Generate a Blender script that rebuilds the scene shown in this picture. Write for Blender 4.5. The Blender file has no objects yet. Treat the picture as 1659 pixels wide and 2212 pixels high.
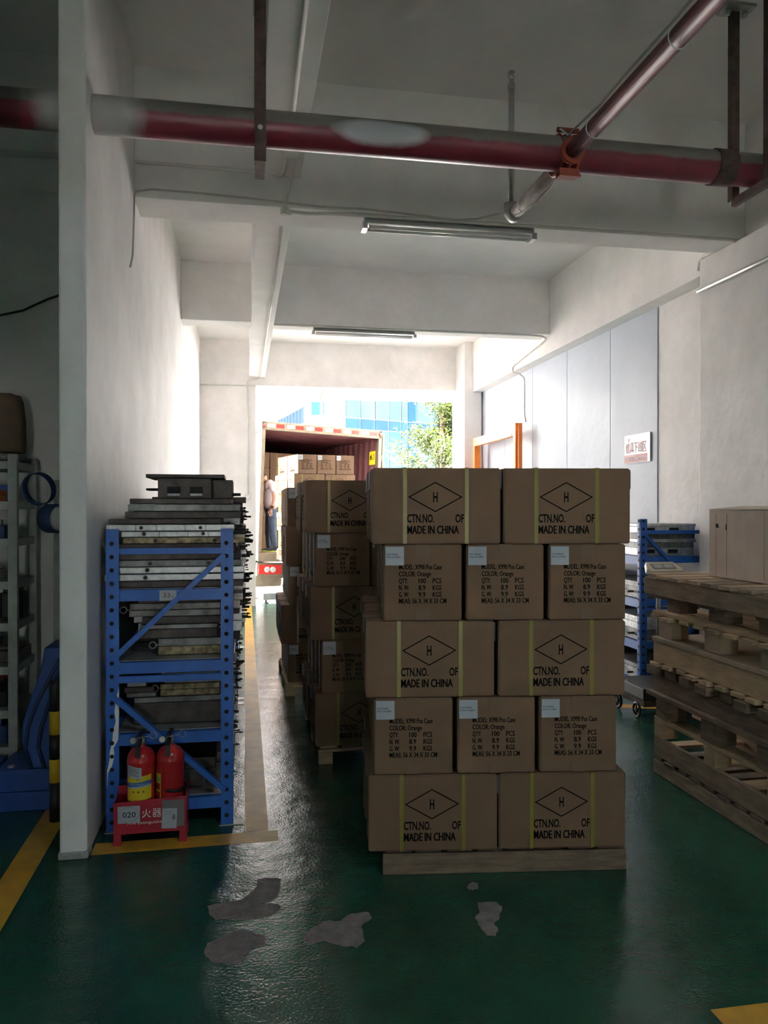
import bpy, bmesh, math, random
from mathutils import Vector, Matrix
random.seed(7)
R = math.radians
scene = bpy.context.scene
COL = scene.collection

# ------------------------------------------------------------------ camera
cam_d = bpy.data.cameras.new('camera')
cam_d.sensor_fit = 'HORIZONTAL'
cam_d.sensor_width = 36.0
cam_d.lens = 36.0 * 1680.0 / 1659.0
cam_d.clip_start = 0.05
cam_d.clip_end = 500
cam = bpy.data.objects.new('camera', cam_d)
COL.objects.link(cam)
cam.location = (0, 0, 1.6)
cam.rotation_euler = (R(90 - 0.273), 0, R(-10.16))
scene.camera = cam

# ------------------------------------------------------------------ world, colour management
world = bpy.data.worlds.new('world')
scene.world = world
world.use_nodes = True
bg = world.node_tree.nodes['Background']
bg.inputs['Color'].default_value = (1.0, 0.975, 0.965, 1)
bg.inputs['Strength'].default_value = 8.0
scene.view_settings.view_transform = 'Standard'
scene.view_settings.look = 'None'
scene.view_settings.gamma = 1.0
scene.view_settings.use_curve_mapping = False
scene.view_settings.exposure = 1.5
scene.cycles.max_bounces = 14
scene.cycles.diffuse_bounces = 12
scene.cycles.glossy_bounces = 4
scene.cycles.transmission_bounces = 6
scene.cycles.caustics_reflective = False
scene.cycles.caustics_refractive = False


sun_d = bpy.data.lights.new('sun', 'SUN')
sun_d.energy = 170.0
sun_d.angle = R(0.6)
sun_d.color = (1.0, 0.98, 0.97)
sun = bpy.data.objects.new('sun', sun_d)
COL.objects.link(sun)
sun.rotation_euler = Vector((0.35, -0.80, 0.75)).to_track_quat('Z', 'Y').to_euler()


def portal(name, loc, rot, sx, sy):
    l = bpy.data.lights.new(name, 'AREA')
    l.shape = 'RECTANGLE'
    l.size, l.size_y = sx, sy
    l.cycles.is_portal = True
    o = bpy.data.objects.new(name, l)
    COL.objects.link(o)
    o.location = loc
    o.rotation_euler = rot


# sky portals in the loading door and in an unseen doorway added behind the camera
portal('loading_door_portal', (1.87, 13.16, 1.8), (R(-90), 0, 0), 3.38, 3.6)

portal('added_doorway_portal', (0.2, -9.02, 1.0), (R(90), 0, 0), 0.5, 2.0)

# ------------------------------------------------------------------ materials
MATS = {}


def mat(name, col, rough=0.6, metal=0.0, var=0.12, vs=6.0, bump=0.0, bs=40.0, spec=0.5, rvar=0.0, rand=0.0, col2=None, lo=0.35, hi=0.65, detail=6.0, stretch=None, coat=0.0):
    if name in MATS:
        return MATS[name]
    m = bpy.data.materials.new(name)
    m.use_nodes = True
    nt = m.node_tree
    N, L = nt.nodes, nt.links
    b = N['Principled BSDF']
    b.inputs['Roughness'].default_value = rough
    b.inputs['Metallic'].default_value = metal
    b.inputs['Specular IOR Level'].default_value = spec
    if coat:
        b.inputs['Coat Weight'].default_value = coat
        b.inputs['Coat Roughness'].default_value = 0.15
    tc = N.new('ShaderNodeTexCoord')
    src = tc.outputs['Object']
    if stretch:
        mp = N.new('ShaderNodeMapping')
        mp.inputs['Scale'].default_value = stretch
        L.new(src, mp.inputs['Vector'])
        src = mp.outputs['Vector']
    if var or col2 or rvar:
        n = N.new('ShaderNodeTexNoise')
        n.inputs['Scale'].default_value = vs
        n.inputs['Detail'].default_value = detail
        n.inputs['Roughness'].default_value = 0.65
        L.new(src, n.inputs['Vector'])
        r = N.new('ShaderNodeValToRGB')
        r.color_ramp.elements[0].position = lo
        r.color_ramp.elements[1].position = hi
        c2 = col2 if col2 else tuple(max(0, c * (1 - var)) for c in col)
        r.color_ramp.elements[0].color = (*c2, 1)
        r.color_ramp.elements[1].color = (*[min(1, c * (1 + var * 0.4)) for c in col], 1)
        L.new(n.outputs['Fac'], r.inputs['Fac'])
        outc = r.outputs['Color']
        if rvar:
            mr = N.new('ShaderNodeMapRange')
            mr.inputs['From Min'].default_value = 0.35
            mr.inputs['From Max'].default_value = 0.65
            mr.inputs['To Min'].default_value = rough - rvar
            mr.inputs['To Max'].default_value = rough + rvar
            L.new(n.outputs['Fac'], mr.inputs['Value'])
            L.new(mr.outputs['Result'], b.inputs['Roughness'])
    else:
        rgb = N.new('ShaderNodeRGB')
        rgb.outputs[0].default_value = (*col, 1)
        outc = rgb.outputs[0]
    if rand:
        oi = N.new('ShaderNodeObjectInfo')
        mr = N.new('ShaderNodeMapRange')
        mr.inputs['To Min'].default_value = 1 - rand
        mr.inputs['To Max'].default_value = 1 + rand
        L.new(oi.outputs['Random'], mr.inputs['Value'])
        mx = N.new('ShaderNodeVectorMath')
        mx.operation = 'SCALE'
        L.new(outc, mx.inputs[0])
        L.new(mr.outputs['Result'], mx.inputs['Scale'])
        outc = mx.outputs[0]
    L.new(outc, b.inputs['Base Color'])
    if bump:
        n2 = N.new('ShaderNodeTexNoise')
        n2.inputs['Scale'].default_value = bs
        n2.inputs['Detail'].default_value = 5
        L.new(src, n2.inputs['Vector'])
        bp = N.new('ShaderNodeBump')
        bp.inputs['Strength'].default_value = 1.0
        bp.inputs['Distance'].default_value = bump
        L.new(n2.outputs['Fac'], bp.inputs['Height'])
        L.new(bp.outputs['Normal'], b.inputs['Normal'])
    MATS[name] = m
    return m


def build_floor_mat():
    m = mat('green_epoxy_floor', (0.012, 0.075, 0.045), rough=0.34, var=0.25, vs=1.3, spec=0.52, rvar=0.0, detail=8)
    nt = m.node_tree
    N, L = nt.nodes, nt.links
    b = N['Principled BSDF']
    tc = [n for n in N if n.type == 'TEX_COORD'][0]
    # scuffed roughness
    n = N.new('ShaderNodeTexNoise')
    n.inputs['Scale'].default_value = 5
    n.inputs['Detail'].default_value = 9
    n.inputs['Roughness'].default_value = 0.7
    L.new(tc.outputs['Object'], n.inputs['Vector'])
    mr = N.new('ShaderNodeMapRange')
    mr.inputs['From Min'].default_value = 0.3
    mr.inputs['From Max'].default_value = 0.7
    mr.inputs['To Min'].default_value = 0.13
    mr.inputs['To Max'].default_value = 0.27
    L.new(n.outputs['Fac'], mr.inputs['Value'])
    L.new(mr.outputs['Result'], b.inputs['Roughness'])
    h1 = N.new('ShaderNodeTexNoise')
    h1.inputs['Scale'].default_value = 85
    h1.inputs['Detail'].default_value = 3
    L.new(tc.outputs['Object'], h1.inputs['Vector'])
    h2 = N.new('ShaderNodeTexNoise')
    h2.inputs['Scale'].default_value = 5
    h2.inputs['Detail'].default_value = 4
    L.new(tc.outputs['Object'], h2.inputs['Vector'])
    ad = N.new('ShaderNodeMath')
    ad.operation = 'MULTIPLY_ADD'
    ad.inputs[1].default_value = 5.0
    L.new(h2.outputs['Fac'], ad.inputs[0])
    L.new(h1.outputs['Fac'], ad.inputs[2])
    bp = N.new('ShaderNodeBump')
    bp.inputs['Distance'].default_value = 0.0016
    L.new(ad.outputs[0], bp.inputs['Height'])
    L.new(bp.outputs['Normal'], b.inputs['Normal'])
    return m


M_floor = build_floor_mat()
M_wall = mat('white_plaster', (0.89, 0.866, 0.855), var=0.10, vs=2.2, bump=0.006, bs=9, detail=9)
M_ceil = mat('white_ceiling_paint', (0.895, 0.872, 0.862), rough=0.8, var=0.06, vs=1.5, bump=0.002, bs=20)
M_beam = mat('white_beam_paint', (0.885, 0.872, 0.86), rough=0.78, var=0.08, vs=2.0, bump=0.004, bs=12)
M_panel = mat('blue_grey_sheet_panel', (0.50, 0.555, 0.64), rough=0.5, metal=0.0, var=0.06, vs=1.2, bump=0.02, bs=2.0)
M_conc = mat('bare_concrete', (0.22, 0.19, 0.18), rough=0.9, var=0.35, vs=20, bump=0.006, bs=70)
M_conc2 = mat('grey_plaster_base', (0.42, 0.41, 0.40), rough=0.9, var=0.3, vs=20, bump=0.006, bs=50)
M_ground = mat('outdoor_concrete', (0.66, 0.64, 0.61), rough=0.9, var=0.12, vs=2)
M_yline = mat('worn_yellow_paint', (0.62, 0.32, 0.03), rough=0.42, var=0.2, vs=7, col2=(0.36, 0.20, 0.04), lo=0.2, hi=0.6, bump=0.0008, bs=80, spec=0.5, detail=9)
M_card = mat('brown_cardboard', (0.195, 0.118, 0.072), rough=0.78, var=0.08, vs=3, bump=0.0008, bs=60, rand=0.06, spec=0.3)
M_card2 = mat('pale_used_cardboard', (0.74, 0.62, 0.53), rough=0.85, var=0.12, vs=4, bump=0.003, bs=14, spec=0.2)
M_tape = mat('brown_packing_tape', (0.175, 0.106, 0.062), rough=0.6, var=0.05, vs=20)
M_ink = mat('black_print_ink', (0.006, 0.0055, 0.005), rough=0.8, var=0, spec=0.08)
M_strap = mat('yellow_plastic_strap', (0.22, 0.19, 0.03), rough=0.35, var=0)
M_paper = mat('white_paper', (0.46, 0.48, 0.53), rough=0.6, var=0.03)
M_wood = mat('weathered_pallet_wood', (0.42, 0.30, 0.20), rough=0.8, var=0.4, vs=5, bump=0.002, bs=30, rand=0.25, stretch=(1, 1, 6))
M_wood2 = mat('fresh_pallet_wood', (0.60, 0.43, 0.26), rough=0.75, var=0.25, vs=5, bump=0.002, bs=30, rand=0.2, stretch=(1, 1, 6))
M_wood3 = mat('dark_old_pallet_wood', (0.22, 0.15, 0.10), rough=0.85, var=0.4, vs=6, bump=0.002, bs=30, rand=0.2, stretch=(1, 1, 6))
M_ply = mat('plywood_board', (0.48, 0.38, 0.27), rough=0.7, var=0.3, vs=3)
M_blue = mat('blue_rack_paint', (0.014, 0.125, 0.52), rough=0.42, var=0.15, vs=9)
M_bluem = mat('blue_machine_paint', (0.012, 0.062, 0.30), rough=0.45, var=0.2, vs=6)
M_bluemd = mat('dark_blue_machine_paint', (0.010, 0.035, 0.12), rough=0.5, var=0.2, vs=6)
M_hole = mat('dark_hole', (0.01, 0.01, 0.012), rough=0.9, var=0)
M_steel = mat('bright_mould_steel', (0.62, 0.63, 0.64), rough=0.42, metal=0.55, var=0.45, vs=14, rvar=0.1)
M_dsteel = mat('dark_mould_steel', (0.085, 0.072, 0.068), rough=0.55, metal=0.5, var=0.5, vs=12, rand=0.2)
M_gsteel = mat('grey_mould_steel', (0.26, 0.26, 0.26), rough=0.5, metal=0.5, var=0.6, vs=10, rand=0.2)
M_tsteel = mat('rusty_tan_steel', (0.40, 0.32, 0.19), rough=0.6, metal=0.3, var=0.6, vs=22, lo=0.4, hi=0.6)
M_galv = mat('galvanised_steel', (0.50, 0.50, 0.49), rough=0.45, metal=0.6, var=0.25, vs=12)
M_galvp = mat('grey_shelf_paint', (0.34, 0.35, 0.34), rough=0.5, var=0.2, vs=10)
M_alu = mat('aluminium_lamp_housing', (0.62, 0.63, 0.63), rough=0.3, metal=0.7, var=0.05)
M_tube = mat('unlit_fluorescent_tube', (0.75, 0.76, 0.74), rough=0.2, var=0)
M_lit = mat('added_lit_tube', (0.8, 0.9, 1.0), rough=0.4, var=0)  # glowing tubes of the lamps added behind the camera
M_lit.node_tree.nodes['Principled BSDF'].inputs['Emission Color'].default_value = (0.74, 0.88, 1.0, 1)
M_lit.node_tree.nodes['Principled BSDF'].inputs['Emission Strength'].default_value = 8.0
M_cond = mat('white_painted_conduit', (0.74, 0.73, 0.69), rough=0.5, var=0.08)
M_wire = mat('grey_cable', (0.55, 0.53, 0.50), rough=0.6, var=0.1)
M_black = mat('black_plastic', (0.015, 0.015, 0.016), rough=0.5, var=0)
M_rust = mat('rust_brown_steel', (0.10, 0.062, 0.052), rough=0.7, metal=0.2, var=0.5, vs=14)
M_orange = mat('orange_steel_paint', (0.78, 0.22, 0.03), rough=0.5, var=0.12, vs=5)
M_ored = mat('orange_red_clamp', (0.28, 0.050, 0.022), rough=0.5, var=0.2)
M_red = mat('red_enamel', (0.46, 0.018, 0.022), rough=0.28, var=0.1, coat=0.2)
M_redbox = mat('red_box_paint', (0.42, 0.022, 0.045), rough=0.33, var=0.18, vs=12)
M_yel = mat('yellow_paint', (0.75, 0.45, 0.02), rough=0.45, var=0.08)
M_lyel = mat('yellow_sticker', (0.72, 0.56, 0.02), rough=0.5, var=0)
M_lblue = mat('blue_sticker', (0.03, 0.13, 0.42), rough=0.5, var=0)
M_lgreen = mat('green_sticker', (0.30, 0.55, 0.10), rough=0.5, var=0)
M_lred = mat('red_sticker', (0.28, 0.018, 0.010), rough=0.5, var=0)
M_grey = mat('grey_sticker', (0.20, 0.17, 0.17), rough=0.6, var=0.1)
M_pwhite = mat('white_print', (0.85, 0.85, 0.85), rough=0.6, var=0)
M_sign = mat('white_sign_board', (0.45, 0.45, 0.47), rough=0.25, var=0)
M_cream = mat('cream_vehicle_paint', (0.10, 0.082, 0.053), rough=0.5, var=0.25, vs=9)
M_maroon = mat('maroon_container_steel', (0.13, 0.045, 0.050), rough=0.55, var=0.25, vs=4)
M_contfloor = mat('container_plywood_floor', (0.30, 0.22, 0.14), rough=0.7, var=0.3, vs=5)
M_refr = mat('red_reflector', (0.30, 0.014, 0.010), rough=0.25, var=0)
M_refw = mat('white_reflector', (0.26, 0.25, 0.23), rough=0.25, var=0)
M_rubber = mat('tyre_rubber', (0.02, 0.02, 0.02), rough=0.8, var=0)
M_skin = mat('skin', (0.50, 0.27, 0.19), rough=0.55, var=0.06)
M_shirt = mat('white_polo_shirt', (0.70, 0.66, 0.66), rough=0.85, var=0.06)
M_jeans = mat('blue_grey_jeans', (0.065, 0.095, 0.14), rough=0.9, var=0.35, vs=12)
M_hair = mat('black_hair', (0.012, 0.010, 0.010), rough=0.6, var=0)
M_shoe = mat('dark_trainer', (0.03, 0.035, 0.045), rough=0.7, var=0.1)
M_sole = mat('lime_sole', (0.50, 0.58, 0.10), rough=0.6, var=0)
M_bwhite = mat('white_building_render', (0.86, 0.86, 0.84), rough=0.9, var=0.03)
M_bwin = mat('pale_building_window', (0.012, 0.019, 0.030), rough=0.3, var=0.1, spec=0.0)
M_bwinb = mat('blue_building_window', (0.003, 0.010, 0.036), rough=0.3, var=0.1, spec=0.0)
M_gcyan = mat('cyan_curtain_glass', (0.0046, 0.0105, 0.0128), rough=0.12, var=0.2, vs=0.5, rand=0.15, spec=0.04)
M_gblue = mat('blue_spandrel_glass', (0.0019, 0.0052, 0.0128), rough=0.12, var=0.2, vs=0.5, rand=0.12, spec=0.04)
M_gmid = mat('mid_blue_curtain_glass', (0.0038, 0.009, 0.0145), rough=0.12, var=0.35, vs=0.6, rand=0.2, spec=0.04)
M_gdark = mat('dark_glass_strip', (0.001, 0.004, 0.012), rough=0.12, var=0.2, rand=0.15, spec=0.04)
M_mull = mat('pale_mullion', (0.013, 0.020, 0.025), rough=0.4, var=0)
M_bark = mat('tree_bark', (0.16, 0.11, 0.07), rough=0.9, var=0.3, vs=12)
M_beige = mat('beige_plastic', (0.62, 0.57, 0.46), rough=0.45, var=0.04)
M_screen = mat('grey_display', (0.22, 0.22, 0.22), rough=0.3, var=0)
M_sack = mat('brown_paper_sack', (0.13, 0.085, 0.055), rough=0.85, var=0.2, bump=0.004, bs=12)
M_wrap = mat('shiny_plastic_wrap', (0.35, 0.35, 0.36), rough=0.12, var=0.4, vs=30, bump=0.01, bs=40)


def leaf_mat():
    m = mat('bright_green_leaf', (0.018, 0.031, 0.0036), rough=0.5, var=0.45, vs=1.4, lo=0.3, hi=0.7)
    b = m.node_tree.nodes['Principled BSDF']
    out = m.node_tree.nodes['Material Output']
    t = m.node_tree.nodes.new('ShaderNodeBsdfTranslucent')
    t.inputs['Color'].default_value = (0.045, 0.07, 0.006, 1)
    mx = m.node_tree.nodes.new('ShaderNodeMixShader')
    mx.inputs[0].default_value = 0.4
    m.node_tree.links.new(b.outputs[0], mx.inputs[1])
    m.node_tree.links.new(t.outputs[0], mx.inputs[2])
    m.node_tree.links.new(mx.outputs[0], out.inputs['Surface'])
    return m


def canopy_mat():
    m = mat('translucent_white_canopy', (0.85, 0.85, 0.82), rough=0.6, var=0)
    b = m.node_tree.nodes['Principled BSDF']
    out = m.node_tree.nodes['Material Output']
    t = m.node_tree.nodes.new('ShaderNodeBsdfTranslucent')
    t.inputs['Color'].default_value = (0.85, 0.85, 0.82, 1)
    mx = m.node_tree.nodes.new('ShaderNodeMixShader')
    mx.inputs[0].default_value = 0.6
    m.node_tree.links.new(b.outputs[0], mx.inputs[1])
    m.node_tree.links.new(t.outputs[0], mx.inputs[2])
    m.node_tree.links.new(mx.outputs[0], out.inputs['Surface'])
    return m


def pipe_mat():
    """red paint with grey dust settled on the upper side and one sprayed white patch on the pipe itself"""
    m = mat('dusty_red_pipe_paint', (0.17, 0.020, 0.034), rough=0.42, var=0.2, vs=5)
    nt = m.node_tree
    N, L = nt.nodes, nt.links
    b = N['Principled BSDF']
    base = b.inputs['Base Color'].links[0].from_socket
    tc = [n for n in N if n.type == 'TEX_COORD'][0]
    sx = N.new('ShaderNodeSeparateXYZ')
    L.new(tc.outputs['Object'], sx.inputs[0])
    no = N.new('ShaderNodeTexNoise')
    no.inputs['Scale'].default_value = 9
    no.inputs['Detail'].default_value = 5
    L.new(tc.outputs['Object'], no.inputs['Vector'])
    # dust: z above a wavering line
    ad = N.new('ShaderNodeMath')
    ad.operation = 'MULTIPLY_ADD'
    ad.inputs[1].default_value = 0.03
    L.new(no.outputs['Fac'], ad.inputs[0])
    L.new(sx.outputs['Z'], ad.inputs[2])
    mr = N.new('ShaderNodeMapRange')
    mr.inputs['From Min'].default_value = 0.004
    mr.inputs['From Max'].default_value = 0.020
    L.new(ad.outputs[0], mr.inputs['Value'])
    mx = N.new('ShaderNodeMix')
    mx.data_type = 'RGBA'
    L.new(mr.outputs['Result'], mx.inputs['Factor'])
    L.new(base, mx.inputs['A'])
    mx.inputs['B'].default_value = (0.15, 0.14, 0.125, 1)
    cur = mx.outputs['Result']
    # sprayed white overspray: ellipses along X
    for (cx, cz, ax, az, col) in ((0.68, -0.005, 0.26, 0.07, (0.50, 0.51, 0.55, 1)), (-0.72, 0.0, 0.26, 0.4, (0.42, 0.41, 0.42, 1))):
        s1 = N.new('ShaderNodeMath'); s1.operation = 'SUBTRACT'; s1.inputs[1].default_value = cx
        L.new(sx.outputs['X'], s1.inputs[0])
        d1 = N.new('ShaderNodeMath'); d1.operation = 'DIVIDE'; d1.inputs[1].default_value = ax
        L.new(s1.outputs[0], d1.inputs[0])
        p1 = N.new('ShaderNodeMath'); p1.operation = 'POWER'; p1.inputs[1].default_value = 2
        L.new(d1.outputs[0], p1.inputs[0])
        s2 = N.new('ShaderNodeMath'); s2.operation = 'SUBTRACT'; s2.inputs[1].default_value = cz
        L.new(sx.outputs['Z'], s2.inputs[0])
        d2 = N.new('ShaderNodeMath'); d2.operation = 'DIVIDE'; d2.inputs[1].default_value = az
        L.new(s2.outputs[0], d2.inputs[0])
        p2 = N.new('ShaderNodeMath'); p2.operation = 'POWER'; p2.inputs[1].default_value = 2
        L.new(d2.outputs[0], p2.inputs[0])
        a = N.new('ShaderNodeMath'); a.operation = 'ADD'
        L.new(p1.outputs[0], a.inputs[0]); L.new(p2.outputs[0], a.inputs[1])
        a2 = N.new('ShaderNodeMath'); a2.operation = 'MULTIPLY_ADD'; a2.inputs[1].default_value = 0.6
        L.new(no.outputs['Fac'], a2.inputs[0]); L.new(a.outputs[0], a2.inputs[2])
        r = N.new('ShaderNodeMapRange')
        r.inputs['From Min'].default_value = 1.35
        r.inputs['From Max'].default_value = 0.75
        L.new(a2.outputs[0], r.inputs['Value'])
        m2 = N.new('ShaderNodeMix')
        m2.data_type = 'RGBA'
        L.new(r.outputs['Result'], m2.inputs['Factor'])
        L.new(cur, m2.inputs['A'])
        m2.inputs['B'].default_value = col
        cur = m2.outputs['Result']
    L.new(cur, b.inputs['Base Color'])
    return m


M_leaf = leaf_mat()
M_canopy = canopy_mat()
M_pipe = pipe_mat()
M_pipe2 = mat('maroon_branch_pipe_paint', (0.15, 0.030, 0.040), rough=0.5, var=0.25, vs=9)
M_pipew = mat('white_sprayed_pipe', (0.52, 0.46, 0.44), rough=0.6, var=0.3, vs=10)


# ------------------------------------------------------------------ mesh helpers
class MB:
    def __init__(s):
        s.v, s.f, s.mi, s.sm = [], [], [], []

    def add(s, vs, fs, mi=0, smooth=False, mtx=None):
        o = len(s.v)
        for p in vs:
            p = Vector(p)
            if mtx is not None:
                p = mtx @ p
            s.v.append(tuple(p))
        for f in fs:
            s.f.append([i + o for i in f])
            s.mi.append(mi)
            s.sm.append(smooth)
        return s

    def box(s, x0, x1, y0, y1, z0, z1, mi=0, mtx=None):
        v = [(x0, y0, z0), (x1, y0, z0), (x1, y1, z0), (x0, y1, z0), (x0, y0, z1), (x1, y0, z1), (x1, y1, z1), (x0, y1, z1)]
        f = [(0, 3, 2, 1), (4, 5, 6, 7), (0, 1, 5, 4), (1, 2, 6, 5), (2, 3, 7, 6), (3, 0, 4, 7)]
        return s.add(v, f, mi, False, mtx)

    def bar(s, p0, p1, w, h, mi=0, up=(0, 0, 1)):
        """rectangular bar from p0 to p1; w across, h along up"""
        p0, p1 = Vector(p0), Vector(p1)
        d = (p1 - p0).normalized()
        u = Vector(up)
        a = d.cross(u)
        if a.length < 1e-4:
            a = d.cross(Vector((1, 0, 0)))
        a.normalize()
        b = a.cross(d).normalized()
        vs = []
        for p in (p0, p1):
            for (i, j) in ((-1, -1), (1, -1), (1, 1), (-1, 1)):
                vs.append(p + a * (i * w / 2) + b * (j * h / 2))
        f = [(0, 3, 2, 1), (4, 5, 6, 7), (0, 1, 5, 4), (1, 2, 6, 5), (2, 3, 7, 6), (3, 0, 4, 7)]
        f = [tuple(reversed(q)) for q in f]
        return s.add(vs, f, mi)

    def tube(s, path, r, n=10, mi=0, cap=True, radii=None):
        path = [Vector(p) for p in path]
        m = len(path)
        vs, prev = [], None
        for i, p in enumerate(path):
            d = (path[min(i + 1, m - 1)] - path[max(i - 1, 0)]).normalized()
            if prev is None:
                a = d.cross(Vector((0, 0, 1)))
                if a.length < 1e-3:
                    a = d.cross(Vector((1, 0, 0)))
            else:
                a = prev - d * prev.dot(d)
            a.normalize()
            prev = a
            b = d.cross(a)
            rr = radii[i] if radii else r
            for k in range(n):
                t = 2 * math.pi * k / n
                vs.append(p + (a * math.cos(t) + b * math.sin(t)) * rr)
        fs = []
        for i in range(m - 1):
            for k in range(n):
                k2 = (k + 1) % n
                fs.append((i * n + k, i * n + k2, (i + 1) * n + k2, (i + 1) * n + k))
        s.add(vs, fs, mi, True)
        if cap:
            o = len(s.v) - len(vs)
            s.f.append([o + k for k in reversed(range(n))]); s.mi.append(mi); s.sm.append(False)
            s.f.append([o + (m - 1) * n + k for k in range(n)]); s.mi.append(mi); s.sm.append(False)
        return s

    def lathe(s, prof, n=20, mi=0, mtx=None):
        """prof: list of (radius, z)"""
        vs, fs = [], []
        m = len(prof)
        for (r, z) in prof:
            for k in range(n):
                t = 2 * math.pi * k / n
                vs.append((r * math.cos(t), r * math.sin(t), z))
        for i in range(m - 1):
            for k in range(n):
                k2 = (k + 1) % n
                fs.append((i * n + k, i * n + k2, (i + 1) * n + k2, (i + 1) * n + k))
        s.add(vs, fs, mi, True, mtx)
        o = len(s.v) - len(vs)
        s.f.append([o + k for k in reversed(range(n))]); s.mi.append(mi); s.sm.append(False)
        s.f.append([o + (m - 1) * n + k for k in range(n)]); s.mi.append(mi); s.sm.append(False)
        return s

    def prism(s, poly, z0, z1, mi=0, mtx=None):
        n = len(poly)
        vs = [(x, y, z0) for x, y in poly] + [(x, y, z1) for x, y in poly]
        fs = [tuple(reversed(range(n))), tuple(range(n, 2 * n))]
        for k in range(n):
            k2 = (k + 1) % n
            fs.append((k, k2, n + k2, n + k))
        return s.add(vs, fs, mi, False, mtx)

    def torus(s, c, nrm, R_, r, n=20, m=8, mi=0):
        c, nrm = Vector(c), Vector(nrm).normalized()
        a = nrm.cross(Vector((0, 0, 1)))
        if a.length < 1e-3:
            a = Vector((1, 0, 0))
        a.normalize()
        b = nrm.cross(a)
        vs, fs = [], []
        for i in range(n):
            t = 2 * math.pi * i / n
            e = a * math.cos(t) + b * math.sin(t)
            for j in range(m):
                q = 2 * math.pi * j / m
                vs.append(c + e * (R_ + r * math.cos(q)) + nrm * (r * math.sin(q)))
        for i in range(n):
            for j in range(m):
                i2, j2 = (i + 1) % n, (j + 1) % m
                fs.append((i * m + j, i2 * m + j, i2 * m + j2, i * m + j2))
        return s.add(vs, fs, mi, True)

    def sphere(s, c, rx, ry, rz, n=14, m=10, mi=0, mtx=None):
        vs, fs = [], []
        for i in range(m + 1):
            ph = math.pi * i / m
            for k in range(n):
                t = 2 * math.pi * k / n
                vs.append((c[0] + rx * math.sin(ph) * math.cos(t), c[1] + ry * math.sin(ph) * math.sin(t), c[2] + rz * math.cos(ph)))
        for i in range(m):
            for k in range(n):
                k2 = (k + 1) % n
                fs.append((i * n + k, (i + 1) * n + k, (i + 1) * n + k2, i * n + k2))
        return s.add(vs, fs, mi, True, mtx)

    def mesh(s, name, mats):
        me = bpy.data.meshes.new(name)
        me.from_pydata(s.v, [], s.f)
        for m in (mats if isinstance(mats, (list, tuple)) else [mats]):
            me.materials.append(m)
        me.polygons.foreach_set('material_index', s.mi)
        me.polygons.foreach_set('use_smooth', s.sm)
        me.validate()
        me.update()
        return me

    def build(s, name, mats, parent=None, loc=None, rot=None, bevel=0.0):
        return link(name, s.mesh(name, mats), parent, loc, rot, bevel)


def link(name, me, parent=None, loc=None, rot=None, bevel=0.0):
    o = bpy.data.objects.new(name, me)
    COL.objects.link(o)
    if parent is not None:
        o.parent = parent
    if loc is not None:
        o.location = loc
    if rot is not None:
        o.rotation_euler = rot
    if bevel:
        b = o.modifiers.new('edge', 'BEVEL')
        b.width = bevel
        b.segments = 2
        b.limit_method = 'ANGLE'
    return o


def tag(o, label, cat, group=None, kind=None):
    if label:
        o['label'] = label
    if cat:
        o['category'] = cat
    if group:
        o['group'] = group
    if kind:
        o['kind'] = kind
    return o


def empty(name, loc=(0, 0, 0), rot=(0, 0, 0)):
    o = bpy.data.objects.new(name, None)
    COL.objects.link(o)
    o.location = loc
    o.rotation_euler = rot
    o.empty_display_size = 0.1
    return o


def struct(name, mb, m, parent=None, bevel=0.0):
    o = mb.build(name, m, parent, bevel=bevel)
    if parent is None:
        o['kind'] = 'structure'
    return o


def copy_tree(o, parent=None):
    c = o.copy()
    COL.objects.link(c)
    if parent is not None:
        c.parent = parent
    for ch in list(o.children):
        copy_tree(ch, c)
    return c


# ------------------------------------------------------------------ lettering
_txt = {}


def text_geo(s, bold=0.0):
    """verts, faces of a text in the default font, normalised: x from 0 to 1, cap height 1 above the baseline"""
    key = (s, bold)
    if key in _txt:
        return _txt[key]
    cu = bpy.data.curves.new('lettering', 'FONT')
    cu.body = s
    cu.size = 1.0
    cu.offset = bold
    cu.resolution_u = 2
    cu.fill_mode = 'BOTH'
    o = bpy.data.objects.new('lettering', cu)
    COL.objects.link(o)
    bpy.context.view_layer.update()
    dg = bpy.context.evaluated_depsgraph_get()
    me = bpy.data.meshes.new_from_object(o.evaluated_get(dg))
    vs = [tuple(v.co) for v in me.vertices]
    fs = [tuple(p.vertices) for p in me.polygons]
    bpy.data.objects.remove(o)
    bpy.data.curves.remove(cu)
    bpy.data.meshes.remove(me)
    x0, x1 = min(v[0] for v in vs), max(v[0] for v in vs)
    cap = 0.72 if any(ord(c) < 256 for c in s) else max(v[1] for v in vs)
    ymin = 0 if any(ord(c) < 256 for c in s) else min(v[1] for v in vs)
    vs = [((v[0] - x0) / (x1 - x0), (v[1] - ymin) / (cap - ymin)) for v in vs]
    _txt[key] = (vs, fs)
    return _txt[key]


def put_text(mb, s, x0, x1, base, cap, frame, mi=0, bold=0.0, bend=None):
    """frame: 4x4 with local x = reading direction, y = up, z = outward"""
    vs, fs = text_geo(s, bold)
    pts = [(x0 + v[0] * (x1 - x0), base + v[1] * cap) for v in vs]
    if bend:
        out = [(bend * math.sin(p[0] / bend), p[1], bend * math.cos(p[0] / bend) - bend) for p in pts]
    else:
        out = [(p[0], p[1], 0) for p in pts]
    mb.add(out, fs, mi, False, frame)


def frame_of(origin, right, up=(0, 0, 1)):
    r, u = Vector(right).normalized(), Vector(up).normalized()
    n = r.cross(u)
    m = Matrix((r, u, n)).transposed().to_4x4()
    m.translation = Vector(origin)
    return m


# ================================================================== THE SETTING
YD = 12.9          # inner face of the loading-door wall
XL, XR = -0.71, 3.71
# floor with worn paint lines and bare patches
f = MB()
f.box(-5.2, 4.1, -9.2, 13.14, -0.3, 0.0)
floor = struct('floor', f, M_floor)


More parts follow.
